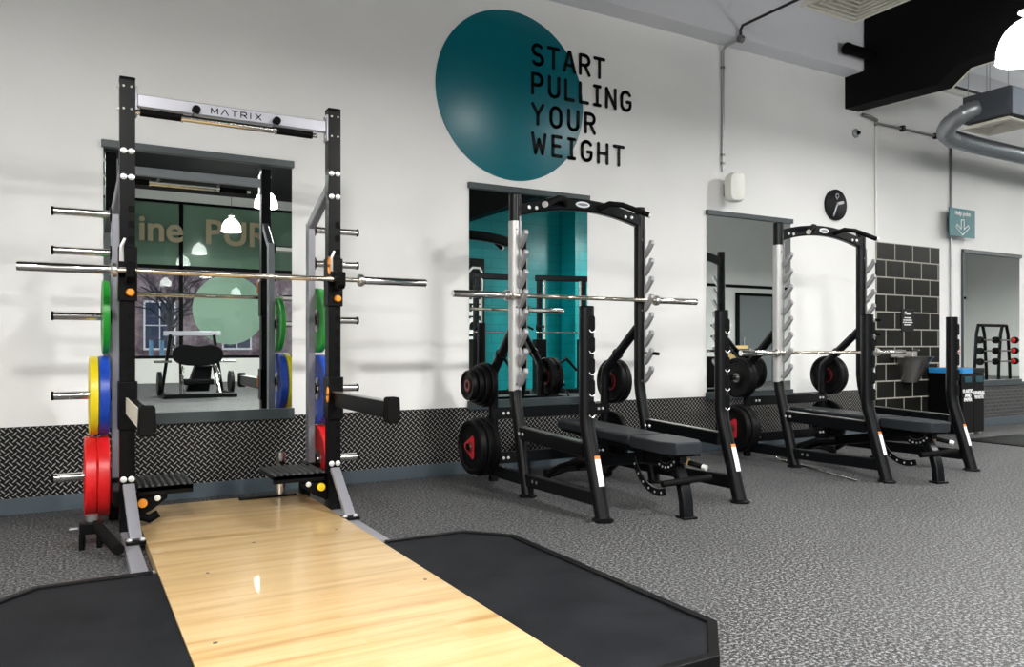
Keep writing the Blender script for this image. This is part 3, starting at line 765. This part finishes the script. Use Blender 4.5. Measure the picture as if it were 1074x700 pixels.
def stack(side, z, specs):
    x = (lx-g0) if side<0 else (1.385+g0)
    for nm, D, th, lb in specs:
        x += side*th/2
        bumper(nm, D, th, (x, PY, z+.0255-.029), lb)
        x += side*(th/2+.001)
stack(-1, peg_z[2], [('green',.42,.036,'green bumper plate on the left side of the rack, third peg down')])
stack(-1, peg_z[3], [('blue',.45,.054,'blue bumper plate on the left pegs, inside the yellow plate'),('yellow',.45,.046,'yellow bumper plate on the left pegs, outside the blue plate')])
stack(-1, peg_z[4], [('red',.455,.062,'red bumper plate on the left lowest peg, the inner of two'),('red',.455,.062,'red bumper plate on the left lowest peg, the outer of two')])
stack(1, peg_z[2], [('green',.42,.036,'green bumper plate on the right side of the rack')])
stack(1, peg_z[3], [('blue',.45,.054,'blue bumper plate on the right pegs above the red one'),('yellow',.45,.046,'yellow bumper plate mostly hidden behind the right upright')])
stack(1, peg_z[4], [('red',.455,.062,'red bumper plate on the right lowest peg')])

# ---------------------------------------------------------------- barbells
def barbell(loc, L, label, rotz=0., sleeve=.415):
    """origin at the bar centre, bar along x"""
    t = thing('barbell', label, 'barbell', loc, rotz, 'olympic barbells racked at shoulder height')
    H = L/2; s0 = H-sleeve
    MB().lathe([(0,-s0),(.0142,-s0),(.0142,s0),(0,s0)],(0,0,0),'x',18).build('shaft','bar_steel',t)
    for a,b in ((-s0+.06,-.24),(-.16,.16),(.24,s0-.06)): MB().lathe([(.0142,a),(.0150,a+.002),(.0150,b-.002),(.0142,b)],(0,0,0),'x',18).build('knurling','bar_steel',t)
    for s in (-1,1):
        sl_ = MB().lathe([(0,s*s0),(.025,s*s0),(.025,s*(H-.004)),(.022,s*H),(0,s*H)],(0,0,0),'x',24).build('sleeve','chrome',t)
        MB().lathe([(.014,s*(s0-.03)),(.034,s*(s0-.03)),(.038,s*(s0-.022)),(.038,s*(s0-.006)),(.030,s*s0),(.03,s*(s0+.006)),(.024,s*(s0+.006))],(0,0,0),'x',24).build('collar','brushed',sl_)
    return t
barbell((-.2275+1.10,-1.052,1.4285), 2.20, 'long steel barbell on the cups of the platform rack')

# ---------------------------------------------------------------- landmine attachment on the floor
t = thing('landmine_holder', 'black swivel tube attachment lying on the floor by the red plates', 'landmine attachment', (.10,-1.10,0), 0)
MB().box(-.055,.05,-.05,.05,.075,.135).build('pivot_block','black',t,bevel=.006)
for a,b in ((-.045,-.035),(.035,-.03),(-.04,.045),(.04,.045)): MB().tube([(a,b,0),(a,b,.08)],.014,12).build('leg','black',t)
MB().tube([(.02,-.03,.115),(.105,-.36,.055)],.028,20).build('bar_tube','grip',t)
MB().lathe([(0,0),(.03,0),(.03,.03),(0,.03)],(0,0,.135),'z',16).build('swivel_cap','dull_steel',t)
MB().tube([(-.06,.0,.10),(-.10,.0,.10)],.012,10).build('pin','dull_steel',t)
# ================================================================= HALF RACKS
WM, ZT, ZK, MF, YF, ZF, ZFK, YFF, YR, ZR, ZS, WR = .555, 2.085, .69, -.175, -.865, 1.262, .572, -1.03, .395, .82, 1.165, .515
def half_rack(loc, rotz, label):
    t = thing('half_rack', label, 'half rack', loc, rotz, 'black half racks along the wall')
    for s in (-1,1):
        x = s*WM
        mu = MB().tube([(x,0,ZT),(x,0,ZK+.06),(x,-.012,ZK-.03),(x,MF,.012)],.043,20,up=(1,0,0)).build('main_upright','frame_black',t)
        MB().lathe([(0,0),(.062,0),(.062,.012),(.045,.02),(0,.02)],(x,MF,0),'z',24).build('foot_pad','rubber',mu)
        MB().lathe([(0,0),(.044,0),(.040,.008),(0,.010)],(x,0,ZT),'z',20).build('end_cap','black_matte',mu)
        # outer wear guard of bright steel
        a0, a1 = (80,322) if s<0 else (-60,62)
        n = 16; mb = MB(); R0, R1 = .0432, .0465
        A = [[mb.bm.verts.new((x+r*math.cos(math.radians(a0+(a1-a0)*i/n)), r*math.sin(math.radians(a0+(a1-a0)*i/n)), z)) for i in range(n+1)] for r,z in ((R0,.715),(R1,.715),(R1,1.90),(R0,1.90))]
        for q in range(4):
            P_,Q_ = A[q],A[(q+1)%4]
            for i in range(n): mb._face([P_[i],P_[i+1],Q_[i+1],Q_[i]])
        for i in (0,n): mb._face([A[0][i],A[1][i],A[2][i],A[3][i]])
        g = mb.build('wear_guard','guard_steel',t)
        gx = x+.0465*math.cos(math.radians(250 if s<0 else 290)); gy=.0465*math.sin(math.radians(250))
        for z in (.76,1.84,1.3): MB().lathe([(0,0),(.008,0),(.006,-.004),(0,-.005)],(x-.012,-.0445,z),'y',12).build('bolt','dull_steel',g)
        # hooked bar rests
        hp = MB().box(x+.006,x+.014,-.056,-.040,.72,1.93).build('hook_strip','hook_steel',t)
        for i in range(8):
            z = 1.7715-i*.1365
            MB().prism([(-.05,z-.075),(-.05,z-.03),(-.105,z+.030),(-.110,z+.050),(-.126,z+.060),(-.142,z+.050),(-.144,z+.026),(-.128,z+.004),(-.080,z-.052)],'yz',x-.002,x+.026).build('bar_hook','hook_steel',hp,bevel=.003)
        # front spotter post with slots
        fp = MB().tube([(x,YF,ZF),(x,YF,ZFK+.05),(x,YF-.010,ZFK-.03),(x,YFF,.012)],.046,20,up=(1,0,0)).build('front_post','frame_black',t)
        MB().lathe([(0,0),(.064,0),(.064,.012),(.048,.022),(0,.022)],(x,YFF,0),'z',24).build('foot_pad','rubber',fp)
        MB().lathe([(0,0),(.047,0),(.042,.008),(0,.010)],(x,YF,ZF),'z',20).build('end_cap','black_matte',fp)
        MB().box(x-.06,x-.10 if s<0 else x+.10,YFF-.01,YFF+.03,0,.006).build('floor_tab','brushed',fp)
        for i in range(5):
            z = 1.165-i*.128
            mb = MB().prism([(x+a*.020+.010, z+b) for a,b in arc(0,.03,1,.018,0,180,8)+arc(0,-.03,1,.018,180,360,8)],'xz',YF-.048,YF-.040)
            so = mb.build('slot','black_matte',fp)
            MB().tube([(x+.010+a*.020,YF-.046,z+b) for a,b in arc(0,-.034,1,.02,190,350,8)],.003,6).build('slot_lip','bolt',so)
        # warning sticker wrapped on the raked foot
        s0_ = Vector((x,YF-.010,ZFK-.03)); d = (Vector((x,YFF,.012))-s0_).normalized()
        f = Vector((0,-1,0))-d*Vector((0,-1,0)).dot(d); f.normalize()
        for nm, m_, t0_, t1_ in (('sticker','sticker',.205,.365),('sticker_header','orange_sticker',.185,.2045)):
            mb = MB(); nn=8; A=[]
            for rr_ in (.0458,.0480):
                for tt in (t0_,t1_):
                    A.append([mb.bm.verts.new(s0_+d*tt+(Vector((1,0,0))*math.sin(math.radians(-22+52*i/nn))+f*math.cos(math.radians(-22+52*i/nn)))*rr_) for i in range(nn+1)])
            for i in range(nn):
                mb._face([A[0][i],A[0][i+1],A[1][i+1],A[1][i]]); mb._face([A[2][i],A[3][i],A[3][i+1],A[2][i+1]])
                mb._face([A[0][i],A[2][i],A[2][i+1],A[0][i+1]]); mb._face([A[1][i],A[3][i],A[3][i+1],A[1][i+1]])
            for i in (0,nn): mb._face([A[0][i],A[1][i],A[3][i],A[2][i]])
            mb.build(nm,m_,fp)
        # side rails
        br = MB().bar([(x,.48,.115),(x,MF*.9,.115),(x,YFF+.06,.125)],.05,.085).build('base_rail','frame_black',t)
        for yy in (MF-.10,MF-.15): MB().lathe([(0,0),(.012,0),(.010,-s*-.006*-1),(0,-s*-.008*-1)],(x+s*.025,yy,.12),'x',12).build('bolt','bolt',br)
        sr = MB().bar([(x,-.055,.425),(x,YF+.02,.400)],.052,.085).build('safety_rail','frame_black',t)
        MB().bar([(x,-.08,.471),(x,YF+.04,.446)],.046,.006).build('top_strip','brushed',sr)
        for yy in (-.10,-.15): MB().lathe([(0,0),(.012,0),(.010,-.006),(0,-.008)],(x-.026,yy,.425),'x',12).build('bolt','bolt',sr)
        # rear weight post with the raked strut
        xr = s*WR
        rp = MB().tube([(xr,YR,.02),(xr,YR,ZR-.05),(xr+s*.004,YR-.012,ZR+.02),(x-s*.008,.02,ZS)],.036,18,up=(1,0,0)).build('rear_post','frame_black',t)
        for tt in (.38,): 
            p0_=Vector((xr,YR-.012,ZR+.02)); p1_=Vector((x,.02,ZS)); c=p0_.lerp(p1_,tt); dd=(p1_-p0_).normalized()
            MB().tube([c-dd*.012,c+dd*.012],.045,18).build('clamp_collar','frame_black',rp)
        for z in (.74,.285):
            pg = MB().lathe([(0,0),(.024,0),(.024,s*.185),(0,s*.187)],(xr+s*.03,YR,z),'x',20).build('plate_peg','chrome',t)
            MB().lathe([(0,0),(.045,0),(.045,s*.012),(0,s*.012)],(xr+s*.03,YR,z),'x',20).build('flange','frame_black',pg)
            MB().lathe([(0,s*.178),(.0255,s*.178),(.0255,s*.188),(0,s*.190)],(xr+s*.03,YR,z),'x',20).build('end_cap','black_matte',pg)
    for z in (.525,.19):
        cm = MB().bar([(-WR-.02,YR-.01,z),(-WR+.2,YR-.03,z),(WR-.2,YR-.03,z),(WR+.02,YR-.01,z)],.05,.085).build('rear_crossmember','frame_black',t)
        for sx in (-WR+.06,-WR+.10,WR-.06,WR-.10): MB().lathe([(0,0),(.012,0),(.010,-.006),(0,-.008)],(sx,YR-.052,z),'y',12).build('bolt','bolt',cm)
    # arched top
    n=14; pts=[(-WM+.02+(2*WM-.04)*i/n,-.0,1.985+.078*(1-((i/n-.5)*2)**2)) for i in range(n+1)]
    ar = MB().bar(pts,.055,.088,up=(0,0,1),c=.2).build('top_arch','frame_black',t)
    for sx in (-WM+.10,-WM+.16,WM-.10,WM-.16): MB().lathe([(0,0),(.014,0),(.011,-.006),(0,-.008)],(sx,-.028,2.005),'y',12).build('bolt','bolt',ar)
    MB().prism(arc(0,2.063,.062,.022,0,360,24)[:-1],'xz',-.034,-.027).build('badge','badge_silver',ar)
    MB().prism(arc(0,2.063,.045,.010,0,360,24)[:-1],'xz',-.0352,-.034).build('badge_emblem','grey_paint',ar)
    for s in (-1,1):
        hd = MB().tube([(s*.15,-.03,2.05),(s*.20,-.09,2.078),(s*.28,-.14,2.068),(s*.37,-.19,2.03),(s*.45,-.235,1.995)],.020,14).build('pull_up_handle','grip',ar)
        MB().tube([(s*.45,-.235,1.995),(s*.462,-.242,1.990)],.021,14).build('handle_end','bolt',ar)
    return t
M['guard_steel'] = mat('guard_steel', (.46,.46,.455), .36, .45)
M['hook_steel'] = mat('hook_steel', (.34,.34,.35), .4, .45)
M['badge_silver'] = mat('badge_silver', (.75,.77,.80), .3, .4)
AX, AY, BX, BY = 3.27, -.90, 5.90, -.91
ra = half_rack((AX,AY,0), 0., 'black half rack in the middle, beneath the mirror below the teal disc')
rb = dup(ra, (BX,BY,0), 0., 'black half rack further right, under the white wall speaker')

# safety pins pushed into the right-hand uprights
def pin(loc, label, grp):
    t = thing('safety_pin', label, 'rack pin', loc, 0, grp)
    MB().tube([(0,0,0),(0,-.06,0)],.010,12).build('shank','chrome',t)
    MB().tube([(0,-.055,0),(.02,-.14,-.008)],.013,12).build('handle','grip',t)
    return t
pin((AX+WM+.012,AY-.045,.975),'black handled pin in the right upright of the middle half rack',None)
pin((BX+WM+.012,BY-.045,1.27),'upper of two black pins in the right upright of the far half rack',None)
pin((BX+WM+.012,BY-.045,1.14),'lower of two black pins in the right upright of the far half rack',None)

barbell((3.271,-.9705,1.3765), 2.144, 'steel barbell on the hooks of the middle half rack', 0., .40)
b3 = barbell((5.913,-.980,.967), 2.186, 'steel barbell low on the hooks of the far half rack', 0., .40)

# ---------------------------------------------------------------- black weight plates on the rack pegs
def plate(D, th, loc, label, side, decal):
    t = thing('weight_plate', label, 'weight plate', loc, 0, 'black rubber plates on the half racks')
    R=D/2; h=th/2
    MB().lathe([(.026,-h*.6),(.055,-h*.75),(.06,-h*.6),(R*.62,-h*.45),(R*.80,-h*.5),(R*.86,-h),(R*.96,-h),(R,-h*.7),(R,h*.7),(R*.96,h),(R*.86,h),(R*.80,h*.5),(R*.62,h*.45),(.06,h*.6),(.055,h*.75),(.026,h*.6),(.026,-h*.6)],(0,0,0),'x',48).build('plate_body','rubber',t)
    MB().lathe([(.0255,-h*.9),(.042,-h*.9),(.042,h*.9),(.0255,h*.9),(.0255,-h*.9)],(0,0,0),'x',24).build('steel_hub','dark_red' if decal else 'dull_steel',t)
    if decal == 2:
        for q in (-1,1): MB().lathe([(.043,q*h*.62),(R*.40,q*h*.62),(R*.40,q*h*.68),(.043,q*h*.68)],(0,0,0),'x',32).build('badge','dark_red',t)
    if decal == 1:
        # rounded three-cornered red badge on the plate faces
        pts=[]
        for k_ in range(3):
            a=math.radians(0+120*k_); c=(R*.36*math.cos(a),R*.36*math.sin(a))
            pts+=[(c[0]+R*.12*math.cos(a+b),c[1]+R*.12*math.sin(a+b)) for b in (-.9,-.45,0,.45,.9)]
        for q in (-1,1): 
            MB().prism(pts,'yz',q*h*.62,q*(h*.62+.004)).build('badge','red_decal',t)
    return t
def pegstack(X, Y, s, z, specs):
    x = X + s*(WR+.030+.014)
    for D, th, dec, lb in specs:
        x += s*th/2; plate(D, th, (x, Y+YR, z-.002), lb, s, dec); x += s*(th/2+.001)
pegstack(AX,AY,-1,.74,[(.33,.045,0,'black plate on the middle rack, left upper peg, largest and innermost'),(.30,.045,0,'black plate on the middle rack, left upper peg, second from the inside'),(.26,.04,0,'black plate on the middle rack, left upper peg, third from the inside'),(.22,.045,2,'small black plate with a red centre on the middle rack, left upper peg')])
pegstack(AX,AY,-1,.285,[(.43,.05,0,'black plate on the middle rack, left lower peg, innermost'),(.43,.05,0,'black plate on the middle rack, left lower peg, in the middle'),(.40,.055,1,'black plate with a red badge facing out on the middle rack, left lower peg')])
pegstack(AX,AY,1,.74,[(.36,.05,2,'black plate with dark red centre on the middle rack, right upper peg'),(.36,.05,0,'black plate on the middle rack, right upper peg, outer one')])
pegstack(AX,AY,1,.285,[(.43,.05,0,'black plate low behind the bench on the middle rack, right lower peg')])
pegstack(BX,BY,-1,.74,[(.36,.05,0,'black plate on the far rack, left upper peg, inner one'),(.36,.05,0,'black plate on the far rack, left upper peg, outer one')])
pegstack(BX,BY,-1,.285,[(.43,.05,0,'black plate on the far rack, left lower peg, innermost'),(.43,.05,0,'black plate on the far rack, left lower peg, middle one'),(.40,.055,1,'black plate with a red badge on the far rack, left lower peg')])
pegstack(BX,BY,1,.74,[(.38,.05,2,'black plate with a red centre on the far rack, right upper peg'),(.38,.05,0,'black plate on the far rack, right upper peg, outer one')])
pegstack(BX,BY,1,.285,[(.43,.05,0,'black plate low on the far rack, right lower peg')])

# ================================================================= BENCHES
def padmesh(x, y0, y1, z0, z1, round_front=True):
    o = MB().box(-x,x,y0,y1,z0,z1)
    return o
def bench(loc, rotz, label):
    t = thing('weight_bench', label, 'weight bench', loc, rotz, 'adjustable weight benches inside the racks')
    zt=.455
    bp_ = padmesh(.135,-.315,.80,zt-.07,zt).build('back_pad','pad',t,bevel=.018); bp_.modifiers['bevel'].segments=3
    MB().box(-.12,.12,-.28,.76,zt-.085,zt-.07).build('pad_board','black_matte',bp_,bevel=.003)
    mb = MB().prism([(-.085,-.80),(.085,-.80),(.142,-.70),(.142,-.345),(.13,-.335),(-.13,-.335),(-.142,-.345),(-.142,-.70)],'xy',zt-.075,zt)
    sp_ = mb.build('seat_pad','pad',t,bevel=.018); sp_.modifiers['bevel'].segments=3
    MB().box(-.11,.11,-.76,-.36,zt-.09,zt-.075).build('pad_board','black_matte',sp_,bevel=.003)
    # spine and pad carriers
    MB().bar([(0,-.62,.325),(0,-.30,.30),(0,.55,.15),(0,.66,.115)],.06,.08).build('spine','frame_black',t)
    MB().bar([(0,-.25,.345),(0,.62,.355)],.05,.045).build('back_carrier','frame_black',t)
    MB().bar([(0,-.74,.345),(0,-.40,.345)],.05,.045).build('seat_carrier','frame_black',t)
    MB().bar([(0,-.30,.29),(0,-.33,.36)],.09,.05).build('hinge_block','frame_black',t)
    # curved front leg
    fl = MB().bar([(0,-.50,.335),(0,-.60,.325),(0,-.68,.285),(0,-.735,.21),(0,-.765,.11),(0,-.775,.012)],.062,.07,up=(1,0,0)).build('front_leg','frame_black',t)
    MB().box(-.05,.05,-.82,-.73,0,.014).build('foot_pad','rubber',fl,bevel=.004)
    MB().tube([(-.17,-.775,.215),(.17,-.775,.235)],.020,16).build('foot_bar','grip',fl)
    # selector arcs with bright pin holes
    for y0,z0,r,a0,a1,nm in ((-.50,.42,.33,250,335,'selector_arc'),(-.60,.43,.17,215,300,'seat_selector')):
        n=14; P_=arc(y0,z0,r,r,a0,a1,n); Q_=arc(y0,z0,r-.045,r-.045,a1,a0,n)
        sa = MB().prism(P_+Q_,'yz',-.045,-.037).build(nm,'frame_black',t)
        MB().sweep([(-.041,y,z) for y,z in arc(y0,z0,r-.045,r-.045,a0,a1,n)],[(-.003,-.003),(.003,-.003),(.003,.003),(-.003,.003)],up=(1,0,0)).build('arc_edge','brushed',sa)
        for i in range(6):
            a=math.radians(a0+8+(a1-a0-16)*i/5); MB().lathe([(0,0),(.008,0),(.007,-.003),(0,-.004)],(-.0455,y0+(r-.022)*math.cos(a),z0+(r-.022)*math.sin(a)),'x',10).build('pin_hole','bolt',sa)
    # pop pin
    pp = MB().tube([(.03,-.62,.33),(.12,-.76,.30)],.016,14).build('adjuster_pin','grip',t)
    MB().tube([(.12,-.76,.30),(.135,-.785,.292)],.017,14).build('pin_tip','bolt',pp)
    MB().tube([(.05,-.66,.325),(.07,-.69,.318)],.024,14).build('pin_collar','wood_box',pp)
    # rear foot, wheels, lift handle
    rf = MB().bar([(-.24,.68,.06),(-.10,.70,.095),(.10,.70,.095),(.24,.68,.06)],.06,.06,up=(0,0,1)).build('rear_foot','frame_black',t)
    for s in (-1,1):
        MB().lathe([(0,0),(.045,0),(.045,.03*s),(0,.03*s)],(s*.245,.70,.046),'x',20).build('wheel','rubber',rf)
    MB().tube([(-.05,.30,.205),(-.16,.36,.20),(-.235,.50,.14),(-.25,.62,.08)],.024,14).build('side_stay','frame_black',t)
    MB().tube([(.05,.30,.205),(.16,.36,.20),(.235,.50,.14),(.25,.62,.08)],.024,14).build('side_stay','frame_black',t)
    return t
be = bench((3.315,-1.345,0), -.15, 'flat charcoal bench inside the middle half rack')
be2 = dup(be, (5.83,-1.39,0), -.22, 'flat charcoal bench inside the far half rack')

t = thing('floor_rod', 'thin bright steel rod with a bent end lying on the floor beside the far rack', 'rod', (5.50,-.80,0))
MB().tube([(-.045,.06,.075),(-.03,.03,.035),(0,-.01,.011),(-.33,-1.02,.011)],.009,10).build('rod','chrome',t)
# ================================================================= THINGS SEEN ONLY IN THE MIRRORS
# leg press machine in front of the shop window
t = thing('leg_press', 'black and steel plate-loaded leg press reflected in the platform mirror', 'leg press machine', (2.22,-11.2,0), 0)
MB().bar([(-.62,-.5,.05),(-.62,.75,.05),(.62,.75,.05),(.62,-.5,.05)],.09,.08).build('base_frame','black',t)
for s in (-1,1):
    MB().bar([(s*.36,.72,.08),(s*.30,.1,.75),(s*.36,-.45,1.02)],.05,.06).build('guide_rail','chrome',t)
    MB().bar([(s*.58,-.45,.08),(s*.42,-.45,1.25)],.06,.06).build('side_post','black',t)
    MB().tube([(s*.45,.05,.70),(s*.78,.05,.70)],.024).build('plate_peg','chrome',t)
    MB().lathe([(0,s*.0),(.235,s*.0),(.235,s*.07),(0,s*.07)],(s*.64,.05,.27),'x',32).build('loaded_plate','rubber',t)
    MB().tube([(s*.30,.72,.10),(s*.34,.80,.45),(s*.30,.6,.62)],.022).build('hand_grip','chrome',t)
MB().box(-.55,.55,-.52,-.44,1.22,1.32).build('top_bar','silver_paint',t,bevel=.01)
mb=MB(); pts=[]
for i in range(40):
    a=2*PI*i/40; pts.append((.47*math.copysign(abs(math.cos(a))**.75,math.cos(a)),.84+.22*math.copysign(abs(math.sin(a))**.8,math.sin(a))-(.05*math.exp(-(math.cos(a)/.25)**2) if math.sin(a)>0 else 0)))
mb.prism(pts,'xz',.30,.40).build('back_pad','black_matte',t,bevel=.02)
MB().box(-.28,.28,.15,.55,.25,.36).build('seat_pad','black_matte',t,bevel=.03)
MB().prism([(-.20,.10),(.24,.10),(.30,.62),(-.02,.62)],'xz',-.1,.15).build('shroud','black',t,bevel=.02)
# exercise machines in front of the teal wall
def machine(loc, label, rotz=0.):
    t = thing('cable_machine', label, 'cable machine', loc, rotz, 'cable machines by the teal wall')
    MB().bar([(-.5,-.4,.05),(-.5,.4,.05)],.1,.08).bar([(.5,-.4,.05),(.5,.4,.05)],.1,.08).bar([(-.5,0,.05),(.5,0,.05)],.1,.08).build('base','frame_black',t)
    for s in (-1,1):
        MB().bar([(s*.5,0,.05),(s*.5,0,2.45)],.10,.10,up=(0,1,0)).build('column','frame_black',t)
        MB().tube([(s*.40,.05,.1),(s*.40,.05,2.4)],.025).build('guide_rod','chrome',t)
        MB().box(s*.5-.13,s*.5+.13,-.08,.12,.10,1.15).build('weight_stack','black',t,bevel=.01)
        MB().tube([(s*.42,.08,1.42),(s*.62,.20,1.42),(s*.66,.34,1.36)],.022).build('handle','grip',t)
    MB().bar([(-.58,0,2.45),(.58,0,2.45)],.12,.12).build('crossbeam','frame_black',t)
    MB().tube([(-.62,.1,1.30),(.62,.1,1.30)],.016).build('bar','chrome',t)
    MB().tube([(-.3,.1,.5),(0,.3,.75),(.3,.1,.5)],.03).build('yoke','frame_black',t)
    return t
mm=machine((7.75,-8.6,0),'cable machine seen at the left edge of the middle mirror')
dup(mm,(9.15,-8.3,0),.25,'cable machine seen at the centre of the middle mirror')
dup(be,(8.1,-6.9,0),.6,'black bench reflected low in the middle mirror, left one')
dup(be,(9.8,-6.5,0),1.9,'black bench reflected low in the middle mirror, right one')
t = thing('sport_banner','tall black banner with white letters, cut by the edge of the middle mirror','banner',(7.62,-9.75,0))
MB().box(-.42,.42,-.02,.02,.25,2.95).build('banner_cloth','letter_black',t,bevel=.004)
MB().bar([(-.45,0,.2),(.45,0,.2)],.06,.08).box(-.3,.3,-.2,.2,0,.17).build('banner_stand','black_matte',t)
tx=text_mesh('banner_text','UNDER',.52,.006,'letter_white',t,(.17,.025,1.35),(PI/2,PI/2,0),'CENTER',1.05,1.,bold=.02)
tx.rotation_euler=(PI/2,-PI/2,0)
MB().tube([(.0,.03,2.18),(.0,.03,2.62),(.12,.03,2.74),(.30,.03,2.74),(.36,.03,2.62),(.36,.03,2.2)],.025,8,up=(0,1,0)).build('banner_logo','letter_white',t)
# plyometric box by the far partition
t = thing('wooden_box','tall pale wooden jump box reflected behind the far rack','jump box',(14.15,-8.2,0))
MB().box(-.20,.20,-.25,.25,0,1.02).build('box_body','wood_box',t,bevel=.006)
MB().box(-.06,.06,.25,.252,.70,.76).build('hand_slot','black_matte',t)
t = thing('storage_cabinet','low dark cabinet reflected at the left of the far rack mirror','cabinet',(13.2,-8.6,0))
MB().box(-.5,.5,-.25,.25,.06,.75).build('body','black',t,bevel=.006)
for s in (-1,1):
    d=MB().box(s*.25-.235,s*.25+.235,.25,.265,.09,.72).build('door','black_matte',t,bevel=.004)
    MB().tube([(s*.05,.285,.35),(s*.05,.285,.47)],.008,8).build('handle','chrome',d)
MB().box(-.46,.46,-.2,.2,0,.06).build('plinth','black_matte',t)
# fixed barbell rack reflected in the right mirror
fx = thing('barbell_rack','black arched rack of small fixed barbells reflected in the right mirror','barbell rack',(15.9,-3.05,0))
for sx in (-.42,.42):
    ar_=[(-.24,0,.10),(-.22,0,.6),(-.15,-.0,1.25),(-.08,0,1.42),(.08,0,1.42),(.15,0,1.25),(.22,0,.6),(.24,0,.10)]
    MB().tube([(sx+a*.9,y,z) for a,y,z in ar_],.03,12,up=(0,1,0)).build('arched_frame','frame_black',fx)
MB().tube([(-.42,0,1.42),(.42,0,1.42)],.03).build('top_tube','frame_black',fx)
MB().bar([(-.7,-.3,.05),(-.7,.3,.05)],.08,.08).bar([(.7,-.3,.05),(.7,.3,.05)],.08,.08).bar([(-.7,0,.08),(.7,0,.08)],.08,.08).build('base','frame_black',fx)
fb=None
for i,z in enumerate((1.13,.92,.71)):
    lb=('small fixed barbell on the top tier of the reflected rack','small fixed barbell on the middle tier of the reflected rack','small fixed barbell on the bottom tier of the reflected rack')[i]
    t=thing('fixed_barbell',lb,'barbell',(15.85,-2.93,z),0,'fixed barbells on the arched rack')
    MB().tube([(-.62,0,0),(1.1,0,0)],.016,12).build('shaft','chrome',t)
    for x,m_ in ((-.60,'rubber'),(-.05,'rubber'),(.62,'red'),(1.1,'red')):
        MB().lathe([(0,-.045),(.060,-.045),(.068,-.03),(.068,.03),(.060,.045),(0,.045)],(x,0,0),'x',24).build('weight_head','rubber',t)
        if m_=='red': MB().lathe([(0,-.049),(.045,-.049),(.045,.049),(0,.049)],(x,0,0),'x',20).build('end_disc','red',t)
dup(be,(15.6,-1.9,0),1.2,'black bench reflected low in the right mirror')
